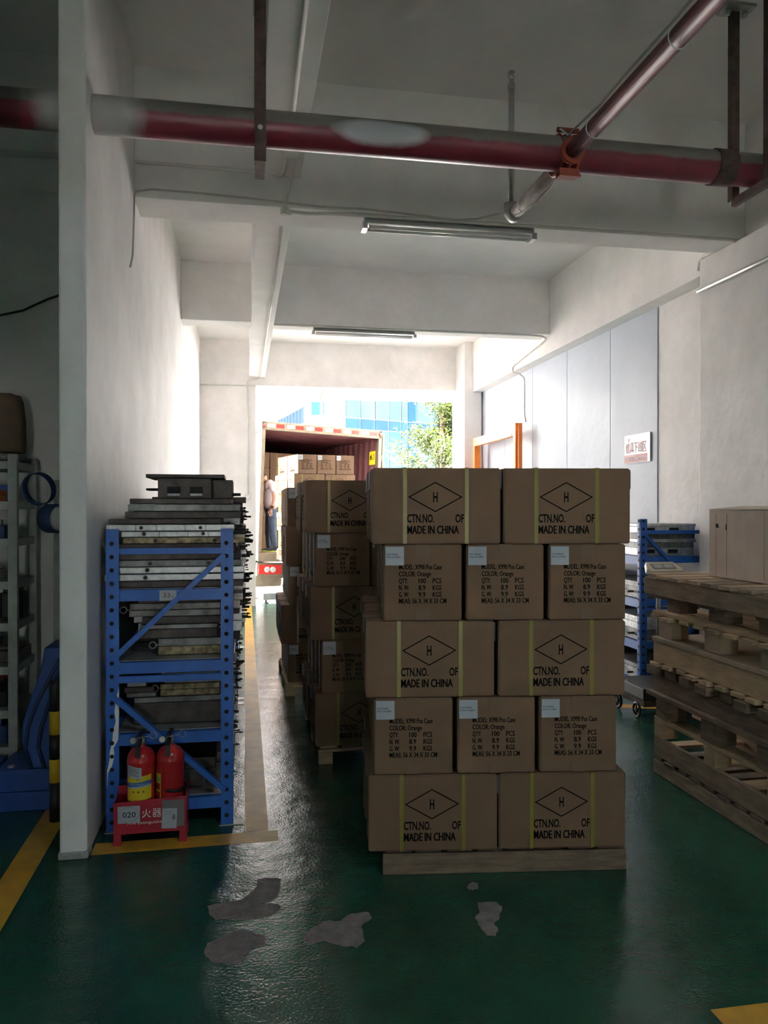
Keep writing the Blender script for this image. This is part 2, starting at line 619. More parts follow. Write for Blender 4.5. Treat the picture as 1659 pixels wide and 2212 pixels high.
def flat_piece(name, poly, m, h=0.0012, z=0.0002):
    o = MB().prism(poly, z, z + h).build(name, m, floor)
    return o


flat_piece('painted_line', [(0.0, 3.9), (0.115, 3.9), (0.112, 12.9), (0.004, 12.9)], M_yline)['label'] = 'worn yellow aisle line running to the loading door'
flat_piece('painted_line', [(-0.70, 3.76), (0.16, 3.77), (0.16, 3.89), (-0.70, 3.885)], M_yline)
flat_piece('painted_line', [(-1.03, 0.5), (-0.905, 0.5), (-0.915, 5.3), (-1.04, 5.3)], M_yline)
flat_piece('painted_line', [(1.46, 2.12), (3.6, 2.12), (3.6, 2.25), (1.46, 2.25)], M_yline)
flat_piece('painted_line', [(2.2, 6.0), (3.3, 5.70), (3.3, 5.83), (2.2, 6.13)], M_yline)
PATCH = [
    [(0.054, 3.391), (0.101, 3.391), (0.154, 3.373), (0.147, 3.296), (0.134, 3.227), (0.105, 3.194), (0.058, 3.176), (0.132, 3.163), (0.143, 3.124), (0.11, 3.083), (0.047, 3.07), (0.003, 3.061), (-0.05, 3.088), (-0.112, 3.082), (-0.141, 3.139), (-0.149, 3.195), (-0.107, 3.206), (-0.053, 3.215), (-0.006, 3.225), (0.022, 3.278), (0.053, 3.333)],
    [(-0.136, 2.923), (-0.082, 2.961), (-0.032, 2.993), (0.02, 2.974), (0.074, 2.933), (0.069, 2.871), (0.027, 2.864), (0.006, 2.823), (-0.013, 2.769), (-0.061, 2.772), (-0.118, 2.802), (-0.144, 2.859)],
    [(0.215, 2.907), (0.263, 2.964), (0.302, 2.997), (0.364, 2.989), (0.415, 3.036), (0.48, 3.035), (0.488, 2.991), (0.437, 2.933), (0.436, 2.836), (0.4, 2.797), (0.344, 2.822), (0.288, 2.863), (0.227, 2.843)],
    [(0.928, 3.028), (1.0, 3.022), (1.017, 2.986), (0.979, 2.903), (0.944, 2.865), (0.947, 2.825), (0.923, 2.78), (0.891, 2.792), (0.885, 2.852), (0.883, 2.92), (0.916, 2.96)],
    [(0.926, 3.168), (0.956, 3.2), (0.979, 3.188), (0.969, 3.149), (0.939, 3.13), (0.922, 3.141)],
]
for P in PATCH:
    # ragged outline: midpoints displaced, so the chipped edge is uneven
    Q = []
    P = list(reversed(P))
    for i, p in enumerate(P):
        q = P[(i + 1) % len(P)]
        Q.append(p)
        for t in (0.33, 0.66):
            Q.append((p[0] + (q[0] - p[0]) * t + random.uniform(-.004, .004), p[1] + (q[1] - p[1]) * t + random.uniform(-.006, .006)))
    flat_piece('bare_patch', Q, M_conc, h=0.0015)

# walls
struct('wall_left', MB().box(-0.83, XL, 3.73, 13.14, 0, 4.8), M_wall, bevel=0.012)
wl = bpy.data.objects['wall_left']
MB().prism([(-0.836, 3.722), (-0.704, 3.722), (-0.702, 3.80), (-0.706, 3.86), (-0.709, 3.72), (-0.83, 3.735)][:3] + [(-0.71, 3.83), (-0.836, 3.80)], 0.0, 0.035).build('crumbled_base', M_conc2, wl, bevel=0.008)
struct('wall_left_bay', MB().box(-5.2, -0.83, 5.35, 5.55, 0, 4.8), M_wall)
struct('trim_1', MB().box(-5.2, -0.83, 5.27, 5.35, 3.62, 4.8), M_beam)
struct('wall_left_end', MB().box(-5.4, -5.2, -9.2, 5.55, 0, 4.8), M_wall)
wr = struct('wall_right', MB().box(XR, 4.1, -9.2, 5.80, 0, 4.8).box(3.885, 4.1, 5.80, 6.84, 0, 4.8).box(3.895, 4.1, 6.84, 13.14, 0, 4.8), M_wall)
seams = [6.842, 7.817, 8.958, 10.111, 11.269, 12.40]
for a, b in zip(seams[:-1], seams[1:]):
    MB().box(3.875, 3.895, a + 0.004, b - 0.004, 0, 3.6).build('sheet_panel', M_panel, wr, bevel=0.003)
struct('trim_10', MB().box(3.655, 3.9, 4.6, 5.80, 0, 3.62), M_wall, bevel=0.008)
struct('trim_2', MB().box(XR, 4.1, 5.80, 13.14, 3.52, 4.8), M_beam, bevel=0.006)
struct('wall_back', MB().box(-0.71, 0.18, YD, 13.14, 0, 4.8).box(3.565, 4.1, YD, 13.14, 0, 4.8).box(0.18, 3.565, YD, 13.14, 3.61, 4.8), M_wall)
struct('trim_3', MB().box(3.565, 3.86, 12.38, YD, 0, 4.4), M_beam, bevel=0.006)
struct('wall_rear', MB().box(-5.2, -0.1, -9.2, -9.0, 0, 4.8).box(0.4, 4.1, -9.2, -9.0, 0, 4.8).box(-0.1, 0.4, -9.2, -9.0, 2.0, 4.8), M_wall)  # gap is an unseen doorway, added to let fill light in
struct('trim_8', MB().box(-0.83, XR, 1.48, 1.84, 3.63, 4.6).box(-5.2, -0.83, 1.48, 1.84, 2.1, 4.6), M_beam)  # low unseen part over the bay, added to darken its upper wall
struct('trim_9', MB().box(-5.2, XR, -2.33, -1.97, 3.63, 4.6), M_beam)
# ceiling bays
struct('ceiling', MB().box(-5.2, 4.1, -9.2, 5.4, 4.49, 4.85).box(-0.8, 4.1, 5.4, 9.2, 4.42, 4.85).box(-0.8, 4.1, 9.2, 13.14, 4.335, 4.85), M_ceil)
# beams
struct('trim_4', MB().box(XL, XR, 5.29, 5.65, 3.63, 4.6), M_beam, bevel=0.008)
struct('trim_5', MB().box(XL, XR, 9.10, 9.42, 3.745, 4.6), M_beam, bevel=0.008)
b = MB()
b.add([(0.075, 5.65, 3.65), (0.33, 5.65, 3.65), (0.33, YD, 3.745), (0.075, YD, 3.745), (0.075, 5.65, 4.6), (0.33, 5.65, 4.6), (0.33, YD, 4.6), (0.075, YD, 4.6)],
      [(0, 3, 2, 1), (4, 5, 6, 7), (0, 1, 5, 4), (1, 2, 6, 5), (2, 3, 7, 6), (3, 0, 4, 7)])
struct('trim_6', b, M_beam, bevel=0.006)
struct('trim_7', MB().box(0.105, 0.375, -9.0, 5.29, 3.83, 4.6), M_beam, bevel=0.006)

struct('wall_outside_left', MB().box(-40, -5.4, -9.2, 13.14, -0.3, 4.8).box(-5.4, -0.83, 5.55, 13.14, -0.3, 4.8), M_wall)
struct('wall_outside_right', MB().box(4.1, 45, -9.2, 13.14, -0.3, 4.8), M_wall)
# ground outside: slopes down to the truck yard
g = MB()
prof = [(13.14, 0.0), (15.6, -0.27), (140, -0.27)]
for (ya, za), (yb, zb) in zip(prof[:-1], prof[1:]):
    g.add([(-70, ya, za), (90, ya, za), (90, yb, zb), (-70, yb, zb)], [(0, 1, 2, 3)])
g.add([(-70, -40, -0.31), (90, -40, -0.31), (90, 13.14, -0.31), (-70, 13.14, -0.31)], [(0, 1, 2, 3)])
go = struct('ground_outside', g, M_ground)

# ================================================================== OVERHEAD: pipes, hangers, conduits, lamps
PY, PZ = 3.93, 3.49
pm = MB()
path = [(x * 0.2, 0, 0) for x in range(-26, 19)]
pm.tube(path, 0.089, 24)
pipe = pm.build('fire_main_pipe', M_pipe, loc=(0, PY, PZ))
tag(pipe, 'thick dusty red fire main running across below the ceiling', 'pipe')
cl = MB().tube([(2.55, 0, 0), (2.66, 0, 0)], 0.097, 24)
cl.build('coupling', M_rust, pipe)

BX = 1.69
br = empty('branch_pipe', (BX, PY, PZ - 0.02))
tag(br, 'thin maroon sprinkler branch pipe crossing the thick red main', 'pipe')
MB().tube([(0, -6, -0.03), (0, -3, -0.02), (0, -0.02, 0)], 0.041, 16).build('near_pipe', M_pipe2, br)
MB().tube([(0, 0.05, 0), (0, 0.4, 0), (0, 0.78, 0)], 0.040, 16).build('far_pipe', M_pipew, br)
MB().tube([(0, 0.76, 0), (0, 0.82, 0), (0, 0.86, 0.03), (0, 0.86, 0.09)], 0.047, 14).build('elbow', M_galv, br)
rz = MB().tube([(0, 0.86, 0.08), (0, 0.86, 0.82)], 0.019, 12)
rz.build('riser', M_galv, br)
hd = MB().lathe([(0.019, 0.82), (0.026, 0.825), (0.026, 0.845), (0.02, 0.85), (0.02, 0.865), (0.012, 0.87), (0.012, 0.885)], 12)
hd.tube([(-0.016, 0, 0.885), (-0.02, 0, 0.905), (0, 0, 0.93)], 0.003, 6).tube([(0.016, 0, 0.885), (0.02, 0, 0.905), (0, 0, 0.93)], 0.003, 6)
hd.lathe([(0.004, 0.925), (0.022, 0.93), (0.022, 0.934)], 12)
hd.build('sprinkler_head', M_galv, br, loc=(0, 0.86, 0))
tm = MB()
tm.torus((0, 0.02, 0.02), (1, 0, 0), 0.101, 0.012, 24, 8)
for sx_ in (-0.045, 0.045):
    tm.torus((sx_, 0.02, 0.02), (1, 0, 0), 0.100, 0.010, 24, 8)
tm.lathe([(0.066, -0.10), (0.066, -0.075), (0.055, -0.07), (0.052, -0.04)], 18, 0, Matrix.Rotation(R(-90), 4, 'X') @ Matrix.Identity(4))
tm.box(-0.055, 0.055, -0.055, -0.0, -0.115, -0.075)
tm.tube([(-0.07, -0.03, -0.10), (0.07, -0.03, -0.10)], 0.011, 8)
tm.tube([(-0.06, -0.03, 0.135), (0.06, -0.03, 0.135)], 0.014, 8)
tm.build('clamp_tee', M_ored, br)
wmb = MB()
wmb.tube([(-0.045, y, 0.03 + 0.004 * math.sin(y * 5)) for y in [-6 + 0.25 * i for i in range(23)]] + [(-0.05, -0.15, 0.05), (-0.05, -0.05, 0.13), (-0.02, 0.06, 0.13), (0.02, 0.13, 0.05), (0.045, 0.3, -0.01), (0.02, 0.5, -0.05), (-0.03, 0.7, -0.05)], 0.006, 6)
wmb.build('tied_cable', M_wire, br)
for y in (-1.1, -0.35, 0.62):
    MB().torus((0, y, -0.01), (0, 1, 0), 0.044, 0.003, 20, 6).build('cable_tie', M_pwhite, br)


def angle_bar(mb, p0, p1, w=0.05, t=0.006, mi=0):
    """L-profile vertical bar, flanges along x and y"""
    x, y = p0[0], p0[1]
    z0, z1 = min(p0[2], p1[2]), max(p0[2], p1[2])
    mb.box(x - w / 2, x + w / 2, y, y + t, z0, z1, mi)
    mb.box(x - w / 2, x - w / 2 + t, y + t, y + w, z0, z1, mi)


h = empty('pipe_hanger', (0.075, 3.77, 3.26))
tag(h, 'rusty angle-iron drop bracket in front of the red main, by the long beam', 'bracket', 'pipe hangers')
m_ = MB(); angle_bar(m_, (0, 0, 0), (0, 0, 0.90), 0.055); m_.build('drop_bar', M_rust, h)
m_ = MB(); angle_bar(m_, (-0.008, 0.006, 0.72), (0, 0, 1.23), 0.05); m_.build('upper_bar', M_galv, h)
MB().box(-0.02, 0.03, 0.006, 0.42, 0.085, 0.135).build('cross_arm', M_rust, h)
MB().tube([(0, -0.006, 0.16), (0, 0.02, 0.16)], 0.012, 8).build('bolt', M_galv, h)
h2 = empty('pipe_hanger', (2.80, 4.08, 3.385))
tag(h2, 'two-legged brown trapeze hanger holding the red main near the wall column', 'bracket', 'pipe hangers')
m_ = MB(); angle_bar(m_, (0, 0, 0), (0, 0, 1.10), 0.045); m_.build('drop_bar', M_rust, h2)
m_ = MB(); angle_bar(m_, (-0.005, -0.34, 0), (0, 0, 1.10), 0.055); m_.build('drop_bar', M_rust, h2)
MB().bar((0, 0.02, -0.012), (0, -0.34, -0.012), 0.03, 0.045).build('cross_arm', M_rust, h2)
pl = MB().box(-0.09, 0.09, -0.06, 0.06, 1.088, 1.104)
for sx_ in (-0.055, 0.055):
    pl.tube([(sx_, 0, 1.06), (sx_, 0, 1.09)], 0.014, 6)
pl.build('ceiling_plate', M_galv, h2)


def conduit(name, path, r, label, m=M_cond, cat='conduit', clips=(), grp=None, n=8):
    o = MB().tube(path, r, n).build(name, m)
    tag(o, label, cat, grp)
    for c in clips:
        MB().box(c[0] - 0.012, c[0] + 0.012, c[1] - 0.016, c[1] + 0.016, c[2] - 0.012, c[2] + 0.02).build('clip', m, o)
    return o


def corner(p, q, r_, n=5):
    """quarter-round points between two axis directions is approximated by a short chamfer chain"""
    return [p, q]


jb = MB().box(0.235, 0.335, 4.80, 4.90, 3.79, 3.83).build('junction_box', M_cond, bevel=0.004)
tag(jb, 'small white junction box under the long beam, beyond the red pipe', 'box')
for sx_ in (0.255, 0.315):
    MB().tube([(sx_, 4.798, 3.81), (sx_, 4.802, 3.81)], 0.005, 8).build('screw', M_galv, jb)
conduit('wall_conduit', [(-0.70, 5.275, 3.855), (0.06, 5.275, 3.85), (0.16, 5.275, 3.845), (0.22, 5.27, 3.825), (0.245, 5.22, 3.814), (0.255, 5.1, 3.812), (0.26, 4.89, 3.812)], 0.011, 'white conduit from the left wall to the junction box')
conduit('wall_conduit', [(0.315, 4.89, 3.812), (0.31, 5.15, 3.812), (0.305, 5.24, 3.80), (0.295, 5.275, 3.76), (0.275, 5.275, 3.70), (0.265, 5.275, 3.64), (0.265, 5.29, 3.62)], 0.012, 'white conduit dropping from the junction box to the beam bottom')
ct = conduit('beam_conduit', [(0.28, 5.31, 3.612), (0.42, 5.31, 3.605), (0.55, 5.31, 3.615), (0.80, 5.31, 3.618), (3.45, 5.31, 3.622), (3.62, 5.31, 3.62), (3.67, 5.34, 3.62), (3.69, 5.41, 3.64), (3.69, 5.70, 3.655), (3.69, 5.80, 3.655), (3.69, 5.86, 3.63), (3.69, 5.87, 3.56)], 0.013, 'white conduit along the near beam, turning onto the wall column', clips=[(x, 5.31, 3.622) for x in (1.0, 1.7, 2.35, 2.9, 3.4)])
te = MB().lathe([(0.022, 3.585), (0.026, 3.59), (0.026, 3.64), (0.022, 3.645)], 12).tube([(0, 0, 3.605), (0.05, 0, 3.605)], 0.02, 10)
o = te.build('conduit_tee', M_cond, loc=(0.265, 5.31, 0))
tag(o, 'round white conduit tee where the two beams cross', 'fitting')
conduit('loose_cable', [(-0.69, 5.27, 3.66), (-0.60, 5.28, 3.685), (-0.3, 5.275, 3.68), (0.0, 5.275, 3.67), (0.25, 5.27, 3.655), (0.5, 5.26, 3.64), (0.8, 5.275, 3.65), (1.2, 5.275, 3.63), (1.45, 5.27, 3.615), (1.58, 5.2, 3.605), (1.68, 5.0, 3.57), (1.71, 4.8, 3.50), (1.70, 4.72, 3.46)], 0.007, 'loose grey cable sagging along the near beam to the branch pipe', M_wire, 'cable')
conduit('loose_cable', [(-0.69, 5.26, 3.66), (-0.695, 5.2, 3.60), (-0.697, 5.18, 3.4), (-0.698, 5.14, 3.2), (-0.698, 5.04, 3.10)], 0.006, 'grey cable end hanging down the left wall below the beam', M_wire, 'cable')
conduit('beam_conduit', [(0.26, -8.5, 3.815), (0.27, 4.81, 3.815)], 0.013, 'white conduit along the underside of the beam overhead')
conduit('beam_conduit', [(0.265, 5.7, 3.638), (0.262, 9.0, 3.68), (0.255, 12.7, 3.730), (0.25, 12.83, 3.728), (0.20, 12.88, 3.71), (0.08, 12.885, 3.70), (0.05, 12.885, 3.66), (0.05, 12.885, 1.83)], 0.013, 'white conduit from the far beam down beside the loading door')
sb = MB().box(0.0, 0.095, 12.86, 12.898, 1.74, 1.83).build('wall_switch', M_cond, bevel=0.004)
tag(sb, 'small white switch box on the wall beside the loading door', 'switch')
MB().box(0.02, 0.075, 12.852, 12.861, 1.765, 1.805).build('rocker', M_pwhite, sb)
conduit('lintel_conduit', [(-0.70, 12.885, 3.60), (0.17, 12.885, 3.60)], 0.012, 'thin white conduit across the wall left of the loading door')
conduit('beam_conduit', [(0.33, 9.13, 3.735), (0.8, 9.13, 3.733), (3.5, 9.13, 3.733), (3.62, 9.13, 3.728), (3.68, 9.16, 3.71), (3.69, 9.3, 3.69), (3.69, 10.3, 3.60), (3.69, 10.39, 3.57), (3.70, 10.41, 3.50), (3.78, 10.37, 3.48), (3.835, 10.34, 3.42), (3.84, 10.33, 3.35), (3.84, 10.33, 2.92), (3.83, 10.25, 2.80)], 0.012, 'white conduit along the second beam, down to the orange post', clips=[(1.0, 9.13, 3.735), (2.9, 9.13, 3.735)])
conduit('column_pipe', [(3.635, 4.2, 3.36), (3.635, 5.79, 3.365)], 0.017, 'grey pipe clipped to the wall column below the beam', M_galv, 'pipe')
conduit('loose_cable', [(-1.9, 5.33, 2.80), (-1.55, 5.33, 2.83), (-1.4, 5.33, 2.87), (-1.25, 5.33, 2.95), (-1.0, 5.33, 3.05)], 0.007, 'thin black cable on the dark bay wall', M_black, 'cable')
conduit('bay_conduit', [(-3.5, 5.25, 3.80), (-0.85, 5.25, 3.85)], 0.018, 'grey conduit on the beam of the dark bay', M_cond)


def lamp(x0, x1, y, z, label, lit=0.0):
    o = empty('fluorescent_lamp', (0.5 * (x0 + x1), y, z))
    tag(o, label, 'lamp', 'fluorescent lamps')
    w = (x1 - x0) / 2
    MB().add([(-w, -0.045, 0.0), (w, -0.045, 0), (w, -0.03, 0.055), (-w, -0.03, 0.055), (-w, 0.045, 0), (w, 0.045, 0), (w, 0.03, 0.055), (-w, 0.03, 0.055)],
             [(0, 1, 2, 3), (5, 4, 7, 6), (0, 4, 5, 1), (3, 2, 6, 7), (0, 3, 7, 4), (1, 5, 6, 2)]).build('housing', M_alu, o)
    for yy in (-0.03, 0.03):
        MB().tube([(-w + 0.03, yy, -0.022), (w - 0.03, yy, -0.022)], 0.013, 10).build('tube', M_lit if lit else M_tube, o)
    if lit:
        l = bpy.data.lights.new('added_lamp_light', 'AREA')  # fill light of the added, unseen lamps only
        l.shape = 'RECTANGLE'
        l.size, l.size_y = 2 * w - 0.1, 0.09
        l.energy = lit
        l.color = (0.74, 0.88, 1.0)
        lo = bpy.data.objects.new('added_lamp_light', l)
        COL.objects.link(lo)
        lo.parent = o
        lo.location = (0, 0, -0.045)
    for sx_ in (-1, 1):
        MB().box(sx_ * w - 0.018, sx_ * w + 0.018, -0.05, 0.05, -0.04, 0.004).build('end_cap', M_alu, o)
    return o


lamp(0.82, 2.05, 5.36, 3.572, 'unlit twin-tube lamp under the near beam')
lamp(0.80, 2.02, 9.20, 3.688, 'unlit twin-tube lamp under the far beam')
# unseen cool lamps added behind the camera to light the carton fronts
lamp(-3.0, -1.8, -0.6, 4.25, 'added unseen cool twin-tube lamp in the hall by the dark bay', 7)
lamp(1.0, 2.2, -0.6, 4.25, 'added unseen cool twin-tube lamp in the hall by the column wall', 11)

# ================================================================== CARTONS
CW, CD, CH = 0.56, 0.34, 0.33


def carton_meshes():
    me = {}
    bm_ = MB().box(-CW / 2, CW / 2, -CD / 2, CD / 2, 0, CH)
    b2 = bmesh.new()
    tmp = bm_.mesh('carton', M_card)
    b2.from_mesh(tmp)
    bmesh.ops.subdivide_edges(b2, edges=b2.edges[:], cuts=3, use_grid_fill=True)
    rnd = random.Random(3)
    for v in b2.verts:       # faces of a filled carton belly out a little
        x, y, z = v.co.x / (CW / 2), v.co.y / (CD / 2), (v.co.z - CH / 2) / (CH / 2)
        if abs(y) > .99 and abs(x) < .9 and abs(z) < .9:
            v.co.y += math.copysign(0.0025, y)
        if abs(x) > .99 and abs(y) < .9 and abs(z) < .9:
            v.co.x += math.copysign(0.0025, x)
    bmesh.ops.bevel(b2, geom=[e for e in b2.edges if len(e.link_faces) == 2 and e.calc_face_angle() > 1.0], offset=0.005, segments=2, affect='EDGES')
    b2.to_mesh(tmp)
    b2.free()
    me['body'] = tmp
    # printing on the two long faces and two ends
    EPS = 0.0036
    me['prints'] = []
    for sgn in (-1, 1):
        p = MB()
        right = Vector((1, 0, 0)) * (-sgn)
        fr = frame_of(Vector((0, sgn * (CD / 2 + EPS), 0)) - right * CW / 2, right)
        cx, cy, a, bb, t = 0.275, CH - 0.126, 0.119, 0.066, 0.0045
        o_ = [(cx - a, cy), (cx, cy - bb), (cx + a, cy), (cx, cy + bb)]
        k = 1 - t / bb * 1.25
        i_ = [(cx + (x - cx) * k, cy + (y - cy) * k) for x, y in o_]
        p.add([(x, y, 0) for x, y in o_ + i_], [(j, (j + 1) % 4, 4 + (j + 1) % 4, 4 + j) for j in range(4)], 0, False, fr)
        put_text(p, 'H', cx - 0.010, cx + 0.010, cy - 0.021, 0.043, fr, bold=0.03)
        put_text(p, 'CTN.NO.', 0.152, 0.270, CH - 0.236, 0.036, fr, bold=0.028)
        put_text(p, 'OF', 0.362, 0.400, CH - 0.236, 0.036, fr, bold=0.028)
        for dx in (-0.0010, 0.0010):
            put_text(p, 'MADE IN CHINA', 0.153 + dx, 0.377 + dx, CH - 0.285, 0.036, fr, bold=0.01)
        me['prints'].append(p.mesh('print', M_ink))
    k = CD / 171.0
    for sgn in (-1, 1):
        p = MB()
        right = Vector((0, 0, 1)).cross(Vector((sgn, 0, 0)))
        fr = frame_of(Vector((sgn * (CW / 2 + EPS), 0, 0)) - right * CD / 2, right)
        for (s, xa, xb, yb) in (('MODEL: X990 Pos Case', 33, 127, 54), ('COLOR: Orange', 33, 103, 69), ('QTY:', 33, 52, 84), ('100', 76, 92, 84), ('PCS', 107, 126, 84), ('N. W:', 33, 55, 99), ('8.9', 76, 91, 99), ('KGS', 107, 126, 99), ('G. W:', 33, 55, 114), ('9.9', 76, 91, 114), ('KGS', 107, 126, 114), ('MEAS: 56 X 34 X 33 CM', 33, 137, 128)):
            for dx in (-0.0006, 0.0006):
                put_text(p, s, xa * k + dx, xb * k + dx, CH - yb * k, 0.0225, fr, bold=0.008)
        me['prints'].append(p.mesh('print', M_ink))
    st = MB()
    w, t = 0.0085, 0.004
    st.box(-w, w, -CD / 2 - t, -CD / 2 + 0.001, 0.002, CH + 0.002)
    st.box(-w, w, CD / 2 - 0.001, CD / 2 + t, 0.002, CH + 0.002)
    st.box(-w, w, -CD / 2 - t, CD / 2 + t, CH - 0.001, CH + 0.002)
    me['strap'] = st.mesh('strap', M_strap)
    tp = MB()
    tp.box(-CW / 2 - 0.0008, CW / 2 + 0.0008, -0.03, 0.03, CH - 0.002, CH + 0.0012)
    for sgn in (-1, 1):
        tp.box(*sorted((sgn * (CW / 2 - 0.001), sgn * (CW / 2 + 0.0031))), -0.03, 0.03, CH - 0.06, CH)
        tp.box(*sorted((sgn * (CW / 2 - 0.001), sgn * (CW / 2 + 0.0031))), -0.03, 0.03, 0.002, 0.05)
    me['tape'] = tp.mesh('tape', M_tape)
    me['paper'] = MB().box(-0.0402, 0.0402, -0.0405, 0.0405, 0.0, 0.0012).mesh('shipping_label', M_paper)
    lt = MB()
    fr = Matrix.Translation((0, 0, 0.0016))
    put_text(lt, 'ICICI BNAK', -0.034, 0.016, 0.004, 0.0066, fr, bold=0.01)
    put_text(lt, 'POS COVERS', -0.034, 0.026, -0.008, 0.0066, fr, bold=0.01)
    me['paperprint'] = lt.mesh('label_lettering', M_ink)
    return me


CM = carton_meshes()
STRAPX = [-CW / 2 + 0.143, -CW / 2 + 0.412]


def make_carton(loc, rot, label, group, detail=True):
    o = link('carton', CM['body'], None, loc, rot)
    tag(o, label, 'carton', group)
    link('tape', CM['tape'], o)
    for x in STRAPX:
        link('strap', CM['strap'], o, (x, 0, 0))
    if detail:
        for pm_ in CM['prints']:
            link('print', pm_, o)
        for sgn in (-1, 1):
            q = link('shipping_label', CM['paper'], o)
            right = Vector((0, 0, 1)).cross(Vector((sgn, 0, 0)))
            c = Vector((sgn * (CW / 2 + 0.0032), 0, CH - 0.049)) + right * (-CD / 2 + 0.047)
            fr = frame_of(c, right)
            q.matrix_local = fr
            link('label_lettering', CM['paperprint'], q)
    return o


LAYERN = {4: 'top layer', 3: 'second layer down', 2: 'middle layer', 1: 'fourth layer down', 0: 'bottom layer'}


def stack(where, origin, yaw, zbase, kinds, offs, centers=None, roll=0.0, seed=1):
    """kinds: bottom-up 'd' (diamond faces forward) or 'm' (printed ends forward)"""
    rnd = random.Random(seed)
    ca, sa = math.cos(yaw), math.sin(yaw)
    for L, kd in enumerate(kinds):
        z = zbase + L * (CH + 0.003)
        dark = 0
        if kd == 'd':
            cs = centers[L] if centers else (offs[L] + 0.281, offs[L] + 0.847)
            rows = [0.17, 0.516, 0.862]
            colname = ('left column', 'right column')
            rown = ('front row', 'middle row', 'back row')
        else:
            cs = centers[L] if centers else (offs[L] + 0.172, offs[L] + 0.522, offs[L] + 0.872)
            rows = [0.28, 0.85]
            colname = ('left column', 'middle column', 'right column')
            rown = ('front row', 'back row')
        fr_off = rnd.uniform(-0.006, 0.006)
        for ri, ry in enumerate(rows):
            for ci, cx in enumerate(cs):
                jx = rnd.uniform(-0.012, 0.012) if ri else 0
                x, y = cx + jx * (1 if len(cs) == 2 else 0.3), ry + fr_off + ri * 0.004
                jr = rnd.uniform(-0.3, 0.3)
                if ri and L in (0, 2):
                    jr *= 0.6
                wx = origin[0] + x * ca - y * sa
                wy = origin[1] + x * sa + y * ca
                look = 'diamond-marked brown carton' if kd == 'd' else 'white-labelled brown carton'
                make_carton((wx, wy, z - x * math.sin(roll)), (0, roll, yaw + R(jr) + (R(90) if kd == 'm' else 0)) if not roll or kd == 'd' else (roll * -1 * 0, 0, yaw + R(90)),
                            '%s, %s, %s, %s of the %s' % (look, colname[ci], rown[ri], LAYERN[L], where),
                            'cartons of the %s' % where)


FS = (0.529, 3.319)
FYAW = R(-7.4)
stack('nearest pallet stack', FS, FYAW, 0.113, 'dmdmd', None,
      centers=[(0.279, 0.847), (0.194, 0.556, 0.917), (0.266, 0.844), (0.233, 0.595, 0.959), (0.293, 0.868)], seed=4)
S2 = (0.432, 4.84)
stack('second pallet stack', S2, 0.0, 0.113, 'dmdmd', (0, 0.04, -0.032, 0.003, -0.058), seed=5)
S3 = (0.362, 6.66)
stack('third pallet stack', S3, 0.0, 0.113, 'mdmdm', (0, -0.06, 0.008, -0.016, -0.005), seed=6)
S4 = (0.90, 13.36)
S4Y = R(15)
stack('lift table stack', S4, S4Y, 0.865, 'mdmdm', (0, -0.05, 0, -0.07, 0), seed=8)


# ------------------------------------------------------------------ pallets
def board(name, x0, x1, y0, y1, z0, z1, m, parent):
    o = MB().box(x0, x1, y0, y1, z0, z1).build(name, m, parent, bevel=0.003)
    return o


def load_pallet(loc, yaw, w, d, hgt, m, label, style='stringer'):
    o = empty('wooden_pallet', loc, (0, 0, yaw))
    tag(o, label, 'pallet', 'pallets under carton stacks')
    n = 8
    bw = w / n
    dz = 0.019
    for i in range(n):
        board('deck_board', i * bw + 0.008 + random.uniform(0, .006), (i + 1) * bw - 0.006 - random.uniform(0, .01), 0.004 + random.uniform(0, .012), d - random.uniform(0, .012), hgt - dz, hgt, m, o)
    if style == 'stringer':
        for y in (0, d / 2 - 0.02, d - 0.04):
            board('stringer', 0, w, y, y + 0.04, 0.0, hgt - dz - 0.001, m, o)
    else:
        for y in (0, d / 2 - 0.045, d - 0.09):
            board('cross_board', 0, w, y, y + 0.09, hgt - dz - 0.019, hgt - dz - 0.001, m, o)
            for x in (0, w / 2 - 0.045, w - 0.09):
                board('block', x, x + 0.09, y, y + 0.09, 0.0, hgt - dz - 0.02, m, o)
    return o


def at_stack(o, yaw, x, y):
    return (o[0] + x * math.cos(yaw) - y * math.sin(yaw), o[1] + x * math.sin(yaw) + y * math.cos(yaw))


p = at_stack(FS, FYAW, 0.061, 0.02)
load_pallet((p[0], p[1], 0), FYAW, 1.08, 1.05, 0.112, M_wood3, 'dark wooden pallet under the nearest carton stack')
load_pallet((S2[0] + 0.02, S2[1] + 0.0, 0), 0, 1.10, 1.12, 0.112, M_wood, 'wooden block pallet under the second carton stack', 'block')
load_pallet((S3[0] - 0.03, S3[1] - 0.02, 0), 0, 1.15, 1.15, 0.112, M_wood2, 'pale wooden block pallet under the third carton stack', 'block')
p = at_stack(S4, S4Y, -0.03, 0.0)
load_pallet((p[0], p[1], 0.752), S4Y, 1.15, 1.12, 0.112, M_wood2, 'wooden pallet raised on the lift table by the container', 'block')

